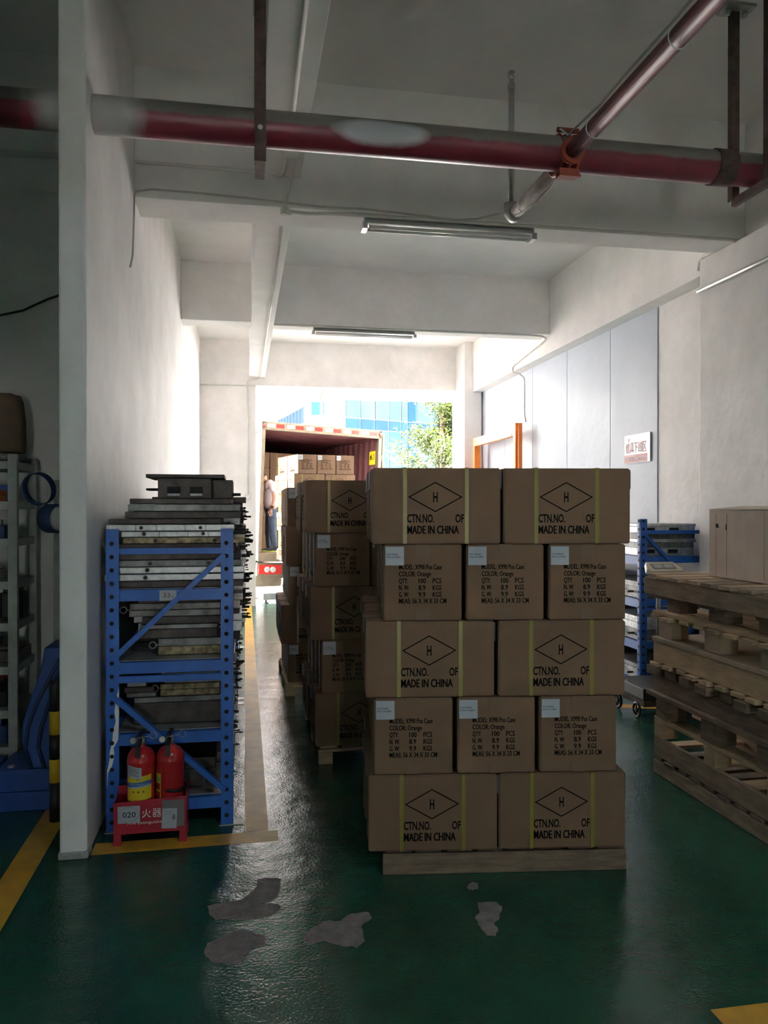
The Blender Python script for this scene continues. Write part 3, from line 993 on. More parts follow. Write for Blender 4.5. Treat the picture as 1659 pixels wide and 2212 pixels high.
# white lift table under the raised stack
lt = empty('lift_table', (S4[0], S4[1], 0), (0, 0, S4Y))
tag(lt, 'white scissor lift table outside the door, carrying the raised pallet', 'lift table')
MB().box(-0.04, 1.2, 0.0, 1.13, 0.66, 0.75).build('platform', M_cream, lt, bevel=0.006)
MB().box(-0.62, 1.2, -0.02, 1.13, 0.06, 0.17).build('base_plate', M_galvp, lt, bevel=0.006)
for yy in (0.12, 1.0):
    MB().bar((0.02, yy, 0.17), (1.1, yy, 0.66), 0.04, 0.06).build('scissor_arm', M_galv, lt)
    MB().bar((0.02, yy + 0.05, 0.66), (1.1, yy + 0.05, 0.17), 0.04, 0.06).build('scissor_arm', M_galv, lt)
for (xx, yy) in ((-0.55, 0.06), (-0.55, 1.05), (1.1, 0.06), (1.1, 1.05)):
    zz = -0.11 * max(0, (S4[1] + xx * math.sin(S4Y) + yy * math.cos(S4Y)) - 13.14)
    MB().lathe([(0.05, zz), (0.05, zz + 0.015), (0.015, zz + 0.03), (0.015, 0.062)], 10, 0, Matrix.Translation((xx, yy, 0))).build('foot', M_black, lt)

# ================================================================== RACKS
def rack(name, loc, yaw, length, width, hgt, label, levels, tag33=False, ends=(0, 1), flip=False):
    """local: x across (0..width), y along (0..length)"""
    o = empty(name, loc, (0, 0, yaw))
    tag(o, label, 'rack')
    pw = 0.062
    for ey in ends:
        y0 = 0 if ey == 0 else length - 0.05
        for ex in (0, width - pw):
            mb = MB()
            mb.box(ex, ex + pw, y0, y0 + 0.004, 0, hgt)
            xs = ex if ex == 0 else ex + pw - 0.004
            mb.box(xs, xs + 0.004, y0 + 0.004, y0 + 0.05, 0, hgt)
            mb.box(ex, ex + 0.012, y0 + 0.004, y0 + 0.016, 0, hgt)
            z = 0.05
            while z < hgt - 0.01:
                mb.tube([(ex + pw * 0.45, y0 - 0.0012, z), (ex + pw * 0.45, y0 + 0.001, z)], 0.011, 10, 1)
                if ex == 0:
                    mb.tube([(ex - 0.0012, y0 + 0.03, z), (ex + 0.001, y0 + 0.03, z)], 0.010, 10, 1)
                z += 0.0655
            mb.build('post', [M_blue, M_hole], o)
            MB().box(ex - 0.008, ex + pw + 0.05, y0 - 0.006, y0 + 0.07, 0.0, 0.004).build('foot_plate', M_galv, o)
        for z in levels:
            MB().box(pw, width - pw, y0 + 0.006, y0 + 0.046, z - 0.06, z - 0.004).build('end_beam', M_blue, o)
        MB().box(pw * 0.8, width - pw * 0.8, y0 + 0.006, y0 + 0.03, hgt - 0.125, hgt - 0.095).build('brace', M_blue, o)
        MB().box(pw * 0.8, width - pw * 0.8, y0 + 0.006, y0 + 0.03, levels[1] - 0.105, levels[1] - 0.072).build('brace', M_blue, o)
        xa, xb = (pw * 0.6, width - pw * 0.7) if flip else (width - pw * 0.7, pw * 0.6)
        MB().bar((xa, y0 + 0.003, hgt - 0.13), (xb, y0 + 0.003, levels[1] + 0.02), 0.026, 0.036, up=(0, 1, 0)).build('diagonal', M_blue, o)
        MB().bar((xb, y0 + 0.003, levels[1] - 0.17), (xa, y0 + 0.003, levels[3] + 0.03), 0.026, 0.036, up=(0, 1, 0)).build('diagonal', M_blue, o)
    for z in levels:
        for ex in (0.006, width - 0.046):
            MB().box(ex, ex + 0.04, 0.05, length - 0.05, z - 0.075, z - 0.004).build('side_beam', M_blue, o)
        MB().box(0.046, width - 0.046, 0.05, length - 0.05, z - 0.022, z - 0.002).build('shelf_deck', M_galv, o)
    if tag33:
        q = MB().box(0.255, 0.338, -0.0025, 0.005, levels[0] - 0.06, levels[0] - 0.008).build('shelf_number', M_paper, o)
        t_ = MB()
        fr = frame_of((0.255, -0.0032, levels[0] - 0.06), (1, 0, 0))
        put_text(t_, '33', 0.018, 0.052, 0.017, 0.024, fr, bold=0.005)
        put_text(t_, '#', 0.058, 0.066, 0.017, 0.008, fr, mi=1)
        t_.add([(0.083, 0, 0), (0.083, 0.010, 0), (0.04, 0, 0)], [(0, 1, 2)], 2, False, fr)
        t_.build('number_print', [mat('brown_red_print', (0.22, 0.06, 0.04), var=0), M_ink, M_orange], q)
        # flaked paint on the post
        ch = MB()
        pts = [(0.062, 0.72), (0.047, 0.66), (0.040, 0.60), (0.046, 0.55), (0.033, 0.50), (0.030, 0.45), (0.018, 0.40), (0.016, 0.36), (0.006, 0.31), (0.005, 0.22), (0.010, 0.30), (0.028, 0.33), (0.040, 0.38), (0.036, 0.42), (0.058, 0.46), (0.061, 0.55)]
        ch.add([(x, -0.0008, z) for x, z in pts], [tuple(range(len(pts)))])
        ch.build('bare_paint_patch', M_pwhite, o)
    return o


LV = [1.20, 0.84, 0.485, 0.15]
RX, RY = -0.672, 4.0
rack('mould_rack', (RX, RY, 0), 0, 2.5, 0.615, 1.497, 'blue perforated steel rack of moulds beside the fire extinguishers', LV, tag33=True)
rack('mould_rack', (RX, 6.6, 0), 0, 2.5, 0.615, 1.497, 'blue perforated steel rack farther along the white wall', LV)
RRX, RRY = 3.245, 6.0
rack('mould_rack', (RRX, RRY, 0), 0, 2.2, 0.615, 1.51, 'blue perforated steel rack by the sheet-clad wall', LV, flip=True)


# ------------------------------------------------------------------ moulds
def plate_of(o, x0, x1, y0, y1, z0, z1, m):
    return MB().box(x0, x1, y0, y1, z0 + 0.0008, z1 - 0.0008).build('mould_plate', m, o, bevel=0.0025)


def mould(label, plates, group, bolts=(), nipples=0, eye=None, ports=(), rot=0.0, seams_=(), grip=None):
    """plates: (x0,x1,y0,y1,z0,z1,material) in world"""
    x0 = min(p[0] for p in plates); y0 = min(p[2] for p in plates); z0 = min(p[4] for p in plates)
    o = empty('steel_mould', (x0, y0, z0), (0, 0, rot))
    tag(o, label, 'mould', group)
    for p in plates:
        plate_of(o, p[0] - x0, p[1] - x0, p[2] - y0, p[3] - y0, p[4] - z0, p[5] - z0, p[6])
    for (x, z, r_) in bolts:
        m_ = MB().tube([(x - x0, -0.008, z - z0), (x - x0, 0.004, z - z0)], r_, 6).tube([(x - x0, -0.0085, z - z0), (x - x0, -0.002, z - z0)], r_ * 0.45, 8, 1)
        m_.build('bolt', [M_dsteel, M_hole], o)
    for (x, y, z) in seams_:
        MB().box(x - x0 - 0.0012, x - x0 + 0.0012, -0.0006, 0.001, z[0] - z0, z[1] - z0).build('seam', M_hole, o)
    xm = max(p[1] for p in plates)
    ym = max(p[3] for p in plates)
    zm = max(p[5] for p in plates)
    rnd = random.Random(int(abs(x0 * 1000 + y0 * 77 + z0 * 331)))
    for k in range(nipples):
        yy = rnd.uniform(0.04, ym - y0 - 0.03)
        zz = rnd.uniform(0.02, zm - z0 - 0.015)
        px = max(p[1] for p in plates if p[4] - 0.002 <= zz + z0 <= p[5] + 0.002) - x0 if any(p[4] - 0.002 <= zz + z0 <= p[5] + 0.002 for p in plates) else xm - x0
        ln = rnd.uniform(0.03, 0.055)
        MB().tube([(px - 0.004, yy, zz), (px + ln, yy, zz)], rnd.uniform(0.004, 0.008), 8).tube([(px + ln * 0.6, yy, zz), (px + ln * 0.8, yy, zz)], 0.007, 8).build('hose_nipple', M_dsteel, o)
    if eye:
        MB().torus((eye[0] - x0, eye[1] - y0, eye[2] - z0), (0, 1, 0), 0.017, 0.0035, 16, 6).tube([(eye[0] - x0 + 0.016, eye[1] - y0, eye[2] - z0), (eye[0] - x0 + 0.05, eye[1] - y0, eye[2] - z0)], 0.004, 6).build('eye_bolt', M_galv, o)
    if grip:
        gx, gy, gz = grip[0] - x0, grip[1] - y0, grip[2] - z0
        MB().tube([(gx + 0.004, gy, gz), (gx - 0.05, gy, gz), (gx - 0.065, gy + 0.012, gz), (gx - 0.065, gy + 0.10, gz), (gx - 0.05, gy + 0.112, gz), (gx + 0.004, gy + 0.112, gz)], 0.006, 8).build('grip', M_dsteel, o)
    for (xa, xb, za, zb) in ports:
        MB().box(xa - x0, xb - x0, -0.0015, 0.004, za - z0, zb - z0).build('port', M_hole, o)
        MB().box(xa - x0 + 0.002, xb - x0 - 0.002, -0.003, 0.003, za - z0, za - z0 + (zb - za) * 0.25).build('port_sill', M_gsteel, o)
    return o


TH = R(10.16)


def XU(u, Y):
    """photo column to room x on the plane of the rack end (used once, to size the moulds)"""
    return Y * math.tan(TH + math.atan((u - 829.5) / 1680.0))


def ZV(v, Y=4.06, u=370):
    D = Y / math.cos(TH + math.atan((u - 829.5) / 1680.0)) * math.cos(math.atan((u - 829.5) / 1680.0))
    return 1.6 - (v - 1098) * D / 1680.0


YA, YB = 4.062, 4.50


def pl_(u0, u1, v0, v1, m, ya=YA, yb=YB):
    return (max(XU(u0, ya), -0.70), XU(u1, ya), ya, yb, ZV(v1, ya), ZV(v0, ya), m)


G1 = 'moulds piled on the top shelf of the near rack end'
z0s = ZV(1270) - 1.198
mould('dark rusty mould with two square ports, topmost on the near rack end', [pl_(280, 500, 1077, 1089, M_dsteel), pl_(341, 456, 1033, 1077, M_dsteel, YA + 0.03), pl_(315, 485, 1024, 1032.6, M_dsteel, YA + 0.05), pl_(462, 503, 1036, 1077, M_dsteel, YA + 0.10)], G1,
      bolts=[(XU(360, YA), ZV(1083), 0.007), (XU(427, YA), ZV(1083), 0.007)], ports=[(XU(361, YA), XU(390, YA), ZV(1071), ZV(1051)), (XU(410, YA), XU(438, YA), ZV(1071), ZV(1051))], nipples=1, grip=(XU(341, YA + 0.03), YA + 0.12, ZV(1056)))
mould('charcoal two-plate mould with scraped grey paint, second from the top', [pl_(276, 518, 1089.5, 1104.5, M_gsteel), pl_(270, 518, 1105, 1120, M_dsteel)], G1, nipples=2)
mould('mould of bright jointed steel plates level with the rack post tops', [pl_(235, 478, 1120.5, 1132, M_dsteel), pl_(229, 506, 1133, 1147, M_steel), pl_(262, 500, 1148, 1160, M_steel)], G1,
      bolts=[(XU(305, YA), ZV(1140), 0.010), (XU(433, YA), ZV(1140), 0.010), (XU(311, YA), ZV(1153), 0.011), (XU(439, YA), ZV(1153), 0.010)],
      seams_=[(XU(u, YA), YA, (ZV(1147), ZV(1133))) for u in (293, 338, 400, 445)] + [(XU(u, YA), YA, (ZV(1160), ZV(1148))) for u in (344, 406, 450)], nipples=3)
mould('mould with a rust-speckled tan plate just below the post tops', [pl_(265, 528, 1160.5, 1174, M_tsteel), pl_(234, 508, 1174.5, 1194, M_dsteel)], G1, bolts=[(XU(336, YA), ZV(1168), 0.012), (XU(464, YA), ZV(1168), 0.012)], nipples=2)
mould('dark grey two-plate mould behind the thin blue brace', [pl_(240, 520, 1194.5, 1209, M_dsteel), pl_(232, 521, 1209.5, 1224, M_gsteel)], G1, bolts=[(XU(324, YA), ZV(1217), 0.011), (XU(450, YA), ZV(1217), 0.011)], nipples=2)
mould('mould with two whitish steel plates, lowest on the top shelf', [pl_(258, 527, 1224.5, 1238.5, M_steel), pl_(226, 527, 1240, 1254, M_steel), pl_(240, 525, 1254.5, 1269, M_dsteel)], G1, bolts=[(XU(318, YA), ZV(1231), 0.012), (XU(314, YA), ZV(1247), 0.012), (XU(324, YA), ZV(1262), 0.009)], nipples=3)
G2 = 'moulds on the middle shelves of the near rack end'
YC = 4.16


def plb(x0, x1, z0, z1, m, ya=YC, yb=4.5):
    return (x0, x1, ya, yb, z0, z1, m)


SH = LV[1]
mould('narrow tan-edged mould with ring bolts at the bottom of the second shelf', [plb(-0.44, -0.10, SH, SH + 0.045, M_tsteel), plb(-0.44, -0.10, SH + 0.045, SH + 0.085, M_gsteel)], G2, eye=(-0.47, YC + 0.02, SH + 0.05), nipples=2)
mould('brown notched mould in the middle of the second shelf pile', [plb(-0.535, -0.14, SH + 0.087, SH + 0.135, M_dsteel), plb(-0.53, -0.14, SH + 0.135, SH + 0.158, M_gsteel)], G2, nipples=2)
mould('wide grey mould with a shiny upper plate topping the second shelf', [plb(-0.52, -0.12, SH + 0.16, SH + 0.20, M_dsteel), plb(-0.585, -0.125, SH + 0.20, SH + 0.235, M_gsteel), plb(-0.58, -0.125, SH + 0.235, SH + 0.27, M_gsteel), plb(-0.54, -0.13, SH + 0.27, SH + 0.29, M_dsteel)], G2, eye=(-0.615, YC + 0.02, SH + 0.235), nipples=3)
SH = LV[2]
mould('long dark grey mould block on the third shelf', [plb(-0.56, -0.10, SH, SH + 0.11, M_dsteel), plb(-0.56, -0.10, SH + 0.11, SH + 0.14, M_gsteel)], G2, nipples=2)
mould('tan mould with a ring bolt lying on the dark block', [plb(-0.43, -0.13, SH + 0.142, SH + 0.175, M_tsteel), plb(-0.43, -0.13, SH + 0.175, SH + 0.205, M_tsteel)], G2, eye=(-0.46, YC + 0.02, SH + 0.18), nipples=1)
mould('silver ribbed mould under the thin brace of the third shelf', [plb(-0.41, -0.075, SH + 0.207, SH + 0.235, M_gsteel), plb(-0.41, -0.075, SH + 0.235, SH + 0.262, M_steel)], G2, nipples=2)
mould('small grey mould by the wall on the third shelf', [plb(-0.60, -0.45, SH + 0.142, SH + 0.165, M_gsteel), plb(-0.61, -0.46, SH + 0.165, SH + 0.195, M_dsteel)], G2)
wbx = MB().box(-0.595, -0.50, YC, YC + 0.16, SH + 0.197, SH + 0.255).build('parts_box', M_paper, bevel=0.003)
tag(wbx, 'small white box on the mould pile of the third shelf', 'box')
MB().box(-0.565, -0.535, YC - 0.001, YC + 0.001, SH + 0.235, SH + 0.252).build('label_slot', M_screen, wbx)
SH = LV[3]
mould('dark mould behind the extinguishers on the lowest shelf', [plb(-0.55, -0.20, SH, SH + 0.09, M_dsteel), plb(-0.52, -0.15, SH + 0.09, SH + 0.15, M_dsteel)], G2, nipples=1)
# piles farther along both racks, seen edge-on past the posts
ORD = ('first', 'second', 'third', 'fourth', 'fifth', 'sixth', 'seventh', 'eighth')
SHN = ('top shelf', 'second shelf', 'third shelf', 'lowest shelf')
cnt = 0
rnd = random.Random(21)
for rk, (ys, ye, rn) in enumerate(((4.56, 6.44, 'near blue rack'), (6.66, 9.04, 'farther blue rack'))):
    for li, z in enumerate(LV):
        nY = 4
        st_ = (ye - ys) / nY
        for k in range(nY):
            ya = ys + k * st_ + 0.02
            yb = ya + st_ - 0.06
            room_ = (0.5 if li == 0 else 0.24) if rk == 0 else (0.22 if li == 0 else 0.22)
            if li == 3:
                room_ = 0.2
            zz = z
            plates = []
            while zz < z + room_ * rnd.uniform(0.7, 1.0) - 0.03:
                hh = rnd.uniform(0.03, 0.06)
                plates.append((-0.64 + rnd.uniform(0, .05), (0.0 if li < 2 else -0.065) + rnd.uniform(-0.04, 0.01), ya + rnd.uniform(0, .02), yb - rnd.uniform(0, .02), zz, zz + hh, rnd.choice([M_dsteel, M_gsteel, M_dsteel, M_steel])))
                zz += hh
            mould('steel mould pile with hose nipples, %s from the end, %s, %s' % (ORD[k + (1 if rk == 0 else 0)], SHN[li], rn), plates, 'mould piles on the %s' % rn, nipples=5)
# moulds on the rack by the sheet-clad wall
G3 = 'moulds on the rack by the sheet wall'
for li, z in enumerate(LV):
    for k in range(3):
        ya = RRY + 0.07 + k * 0.68
        zz = z
        plates = []
        if li == 0 and k == 0:
            for (hh, m, dx, ex) in ((0.065, M_steel, 0, 0.0), (0.045, M_gsteel, 0, 0.0), (0.03, M_steel, 0, 0.02), (0.05, M_gsteel, 0.0, 0.01), (0.055, M_steel, 0.005, 0.01), (0.025, M_steel, 0, 0.02)):
                plates.append((RRX + 0.03 + dx, RRX + 0.53 + ex, ya, ya + 0.5, zz, zz + hh, m))
                zz += hh
            prt = [(RRX + 0.08, RRX + 0.17, z + 0.012, z + 0.052), (RRX + 0.29, RRX + 0.38, z + 0.012, z + 0.052), (RRX + 0.08, RRX + 0.17, z + 0.195, z + 0.235), (RRX + 0.30, RRX + 0.39, z + 0.195, z + 0.235)]
            mould('silver mould block with four dark ports at the end of the sheet-wall rack', plates, G3, ports=prt)
            continue
        for q in range(rnd.randint(2, 4)):
            hh = rnd.uniform(0.035, 0.06)
            plates.append((RRX + 0.02 + rnd.uniform(0, .02), RRX + 0.58 - rnd.uniform(0, .04), ya, ya + 0.55, zz, zz + hh, rnd.choice([M_steel, M_gsteel, M_gsteel])))
            zz += hh
        o = mould('grey steel mould, %s along the %s of the sheet-wall rack' % (ORD[k], SHN[li]), plates, G3)
        x0 = min(p[0] for p in plates)
        for q in range(2):
            MB().tube([(-0.05, 0.1 + q * 0.25, 0.05), (0.004, 0.1 + q * 0.25, 0.05)], 0.009, 8).build('guide_pin', M_dsteel, o)

# ================================================================== FIRE EXTINGUISHERS
EX0, EX1, EY0, EY1 = -0.612, -0.275, 3.82, 4.05
eb = empty('extinguisher_stand', (EX0, 3.835, 0))
tag(eb, 'red metal stand on the yellow line, holding two fire extinguishers', 'stand')
W = EX1 - EX0
fp = MB()
fp.prism([(0, 0.055), (W, 0.055), (W, 0.222), (0, 0.205)], -0.004, 0.0, 0, Matrix.Rotation(R(90), 4, 'X'))
fp.build('front_panel', M_redbox, eb, bevel=0.002)
MB().box(0, 0.004, 0.004, 0.145, 0.055, 0.205).build('side_panel', M_redbox, eb)
MB().box(W - 0.004, W, 0.004, 0.145, 0.055, 0.24).build('side_panel', M_redbox, eb)
MB().box(0, W, 0.141, 0.145, 0.055, 0.24).build('back_panel', M_redbox, eb)
MB().box(0.004, W - 0.004, 0.004, 0.141, 0.055, 0.06).build('bottom_panel', M_redbox, eb)
for x in (0.0, W - 0.035):
    for y in (0.0, 0.115):
        MB().box(x, x + 0.035, y, y + 0.03, 0.0, 0.056).build('leg', M_redbox, eb, bevel=0.002)
fr = frame_of((0, -0.0008, 0), (1, 0, 0))
MB().add([(0.218, 0.075, 0), (W - 0.012, 0.078, 0), (W - 0.012, 0.205, 0), (0.224, 0.205, 0)], [(0, 1, 2, 3)], 0, False, fr).build('grey_patch', M_grey, eb)
q = MB().box(0.02, 0.122, -0.002, 0.0, 0.108, 0.188).build('number_sheet', M_paper, eb)
nb = MB()
fr2 = frame_of((0.02, -0.0028, 0.108), (1, 0, 0))
put_text(nb, '020', 0.022, 0.082, 0.027, 0.027, fr2)
n = 40
ov = [(0.051 + 0.047 * math.cos(2 * math.pi * i / n), 0.040 + 0.036 * math.sin(2 * math.pi * i / n), 0) for i in range(n)]
ov2 = [(0.051 + 0.0462 * math.cos(2 * math.pi * i / n), 0.040 + 0.0352 * math.sin(2 * math.pi * i / n), 0) for i in range(n)]
nb.add(ov + ov2, [(i, (i + 1) % n, n + (i + 1) % n, n + i) for i in range(n)], 0, False, fr2)
nb.build('sheet_print', M_ink, q)
tx = MB()
put_text(tx, '火', 0.130, 0.172, 0.128, 0.042, fr)
put_text(tx, '器', 0.178, 0.220, 0.128, 0.042, fr)
put_text(tx, 'Fire Extinguisher', 0.065, 0.235, 0.100, 0.0135, frame_of((0, -0.0011, 0), (1, 0, 0)))
tx.build('stand_lettering', M_pwhite, eb)
q = MB().box(0.219, 0.287, -0.0035, -0.001, 0.080, 0.175).build('inspection_card', M_paper, eb, rot=(0, R(2), 0))
lp = MB()
for i in range(4):
    lp.box(0.228 + (0.03 if i > 1 else 0), 0.275, -0.0042, -0.0036, 0.161 - i * 0.012, 0.1622 - i * 0.012)
lp.box(0.268, 0.279, -0.0042, -0.0036, 0.122, 0.145)
lp.build('card_rules', M_grey, q)


def extinguisher(loc, yaw, label, kind):
    o = empty('fire_extinguisher', loc, (0, 0, yaw))
    tag(o, label, 'extinguisher', 'fire extinguishers in the red stand')
    r_ = 0.066
    MB().lathe([(0.058, 0.0), (r_, 0.012), (r_, 0.315), (0.0665, 0.317), (0.0665, 0.325), (r_, 0.327), (0.062, 0.352), (0.048, 0.372), (0.026, 0.384), (0.018, 0.39), (0.018, 0.402)], 28).build('cylinder', M_red, o)
    MB().lathe([(0.02, 0.40), (0.02, 0.425), (0.012, 0.43), (0.012, 0.44)], 14).box(-0.012, 0.012, -0.014, 0.014, 0.41, 0.435).build('valve', M_galv, o)
    hn = MB()
    hn.add([(-0.011, -0.06, 0.445), (0.011, -0.06, 0.445), (0.011, 0.05, 0.44), (-0.011, 0.05, 0.44), (-0.009, -0.06, 0.455), (0.009, -0.06, 0.455), (0.009, 0.05, 0.455), (-0.009, 0.05, 0.455)],
           [(0, 3, 2, 1), (4, 5, 6, 7), (0, 1, 5, 4), (1, 2, 6, 5), (2, 3, 7, 6), (3, 0, 4, 7)])
    hn.bar((0, -0.01, 0.425), (0, -0.07, 0.40), 0.02, 0.012)
    hn.bar((0, -0.068, 0.402), (0, -0.073, 0.355), 0.022, 0.006, up=(0, 1, 0))
    hn.build('handle', M_black, o)
    MB().tube([(0, -0.02, 0.437), (0.045, -0.022, 0.442)], 0.0018, 6).torus((0.062, -0.022, 0.445), (0.1, 1, 0.1), 0.016, 0.0018, 18, 6).build('safety_pin', M_galv, o)
    g_ = MB().tube([(-0.016, 0, 0.418), (-0.034, -0.012, 0.418)], 0.004, 6).lathe([(0.016, 0), (0.016, 0.01), (0.013, 0.012)], 16, 0, Matrix.Translation((-0.034, -0.012, 0.418)) @ Matrix.Rotation(R(75), 4, 'X'))
    g_.build('gauge', M_galv, o)

    def wrap(mb, a0, a1, z0, z1, rr, mi=0, n=10, slant=0.0):
        vs = []
        for i in range(n + 1):
            a = a0 + (a1 - a0) * i / n
            s_ = slant * i / n
            vs.append((rr * math.sin(a), -rr * math.cos(a), z0 + s_))
            vs.append((rr * math.sin(a), -rr * math.cos(a), z1 + s_))
        mb.add(vs, [(2 * i, 2 * i + 2, 2 * i + 3, 2 * i + 1) for i in range(n)], mi, True)
    lb = MB()
    if kind == 'yellow':
        wrap(lb, -0.95, 1.0, 0.14, 0.255, r_ + 0.0006, 0, 14, 0.012)
        wrap(lb, -0.95, 1.0, 0.208, 0.228, r_ + 0.0011, 1, 14, 0.012)
        wrap(lb, -0.95, 1.0, 0.201, 0.208, r_ + 0.0010, 2, 14, 0.012)
        wrap(lb, -0.90, 0.25, 0.258, 0.314, r_ + 0.0008, 2, 10, -0.012)
        frb = frame_of((0, -r_ - 0.0016, 0.006), (1, 0, 0))
        put_text(lb, '手提式干粉灭火器', -0.053, 0.055, 0.211, 0.012, frb, 2, bend=r_)
        for i in range(5):
            wrap(lb, -0.8, 0.1 - 0.15 * (i % 2), 0.27 + i * 0.008, 0.2718 + i * 0.008, r_ + 0.0013, 3, 6, -0.009)
        put_text(lb, '中', -0.008, 0.008, 0.235, 0.012, frb, 4, bend=r_)
        for a in (-0.028, -0.004, 0.02):
            put_text(lb, 'x', a, a + 0.012, 0.178, 0.012, frb, 3, bold=0.02, bend=r_)
        lb.build('yellow_label', [M_lyel, M_lblue, M_paper, M_ink, M_lred], o)
    else:
        wrap(lb, -1.2, -0.55, 0.13, 0.265, r_ + 0.0006, 0, 8)
        wrap(lb, -1.15, -0.62, 0.225, 0.248, r_ + 0.0011, 1, 8)
        wrap(lb, -1.15, -0.62, 0.188, 0.218, r_ + 0.0011, 2, 8)
        wrap(lb, -1.15, -0.62, 0.13, 0.178, r_ + 0.0011, 2, 8)
        lb.build('narrow_label', [M_lyel, M_lgreen, M_lred], o)
        MB().lathe([(r_ + 0.002, 0.178), (r_ + 0.004, 0.181), (r_ + 0.004, 0.189), (r_ + 0.002, 0.192)], 28, 0, Matrix.Rotation(R(4), 4, 'Y')).build('black_band', M_black, o)
    return o


extinguisher((EX0 + 0.118, 3.908, 0.061), R(-6), 'red extinguisher with wide yellow label and pasted white notice', 'yellow')
extinguisher((EX0 + 0.254, 3.908, 0.061), R(-4), 'red extinguisher with a black band and narrow side label', 'band')

# striped guard post
gp = empty('guard_post', (-0.955, 4.21, 0))
tag(gp, 'black and yellow striped guard post beside the wall end', 'post')
zs = [0.0, 0.20, 0.32, 0.445, 0.565, 0.72]
for i, (a, b_) in enumerate(zip(zs[:-1], zs[1:])):
    MB().lathe([(0.029, a + 0.0005), (0.029, b_ - 0.0005)] if i < 4 else [(0.029, a + 0.0005), (0.029, b_ - 0.02), (0.022, b_)], 20).build('band', M_yel if i % 2 else M_black, gp)

# ================================================================== DARK BAY: shelving, blue machine
SX1, SY0, SY1 = -1.285, 4.76, 5.22
sh = empty('steel_shelving', (-2.6, SY0, 0))
tag(sh, 'grey painted steel shelving crowded with parts in the dark bay', 'shelving')
SW = SX1 + 2.6
for x in (0, SW - 0.05):
    for y in (0, SY1 - SY0 - 0.04):
        MB().box(x, x + 0.05, y, y + 0.04, 0, 1.91).build('post', M_galvp, sh, bevel=0.002)
SZ = [0.23, 0.44, 0.69, 0.94, 1.18, 1.425, 1.64, 1.87]
for z in SZ:
    MB().box(0.01, SW - 0.01, 0.005, SY1 - SY0 - 0.005, z - 0.045, z).build('shelf', M_galvp, sh)
rnd = random.Random(5)


def shelf_item(name, mb, m, label, cat='part'):
    return tag(mb.build(name, m, bevel=0.004) if not isinstance(m, list) else mb.build(name, m), label, cat, 'things on the grey shelving')


sk = MB()
sk.prism([(-1.66, 5.0), (-1.40, 4.98), (-1.385, 5.13), (-1.5, 5.18), (-1.66, 5.16)], 1.925, 1.93)
sk = MB()
rings = [(1.0, 1.935), (1.06, 2.0), (1.03, 2.12), (0.97, 2.24), (0.80, 2.28), (0.72, 2.285)]
base = [(-0.15, -0.09), (0.0, -0.10), (0.14, -0.085), (0.16, 0.02), (0.13, 0.09), (0.0, 0.10), (-0.14, 0.09), (-0.165, 0.0)]
vs, fs = [], []
for (k, z) in rings:
    for (x, y) in base:
        vs.append((x * k + random.uniform(-.008, .008), y * k + random.uniform(-.008, .008), z))
nb_ = len(base)
for i in range(len(rings) - 1):
    for k in range(nb_):
        fs.append((i * nb_ + k, i * nb_ + (k + 1) % nb_, (i + 1) * nb_ + (k + 1) % nb_, (i + 1) * nb_ + k))
fs.append(tuple(reversed(range(nb_))))
fs.append(tuple(range((len(rings) - 1) * nb_, len(rings) * nb_)))
sk.add(vs, fs, 0, True)
o = sk.build('paper_sack', M_sack, loc=(-1.47, 5.02, 0))
tag(o, 'brown paper sack standing on top of the grey shelving', 'sack', 'things on the grey shelving')
o = MB().tube([(-1.70, 4.90, 1.90), (-1.52, 4.90, 1.905), (-1.48, 4.9, 1.90)], 0.03, 12, radii=[0.028, 0.03, 0.024]).build('plastic_roll', M_wrap)
tag(o, 'shiny plastic-wrapped roll lying on the shelving top', 'roll', 'things on the grey shelving')
o = MB().tube([(-1.45, 4.86, 1.898), (-1.36, 4.95, 1.902), (-1.31, 5.05, 1.895)], 0.026, 12, radii=[0.026, 0.027, 0.02]).build('plastic_roll', M_gsteel)
tag(o, 'grey wrapped roll at the shelving corner, next to the sack', 'roll', 'things on the grey shelving')
for k in range(2):
    o = MB().box(-1.56, -1.392, 4.80, 4.95, 1.641 + k * 0.034, 1.673 + k * 0.034).build('orange_tray', M_orange, bevel=0.004)
    tag(o, ('lower' if k == 0 else 'upper') + ' flat orange tray on the second shelf of the shelving', 'tray', 'things on the grey shelving')
o = MB().box(-1.60, -1.38, 4.96, 5.15, 1.641, 1.74).build('blue_tray', M_bluem, bevel=0.005)
tag(o, 'dark blue tray behind the orange trays', 'tray', 'things on the grey shelving')
cb = MB().box(-1.62, -1.37, 4.82, 5.1, 1.426, 1.50).build('comb_box', M_bluemd, bevel=0.004)
tag(cb, 'dark box with a row of upright pegs on the third shelf', 'box', 'things on the grey shelving')
for i in range(12):
    MB().box(-1.61 + i * 0.02, -1.603 + i * 0.02, 4.83, 4.84, 1.50, 1.535).build('peg', M_black, cb)
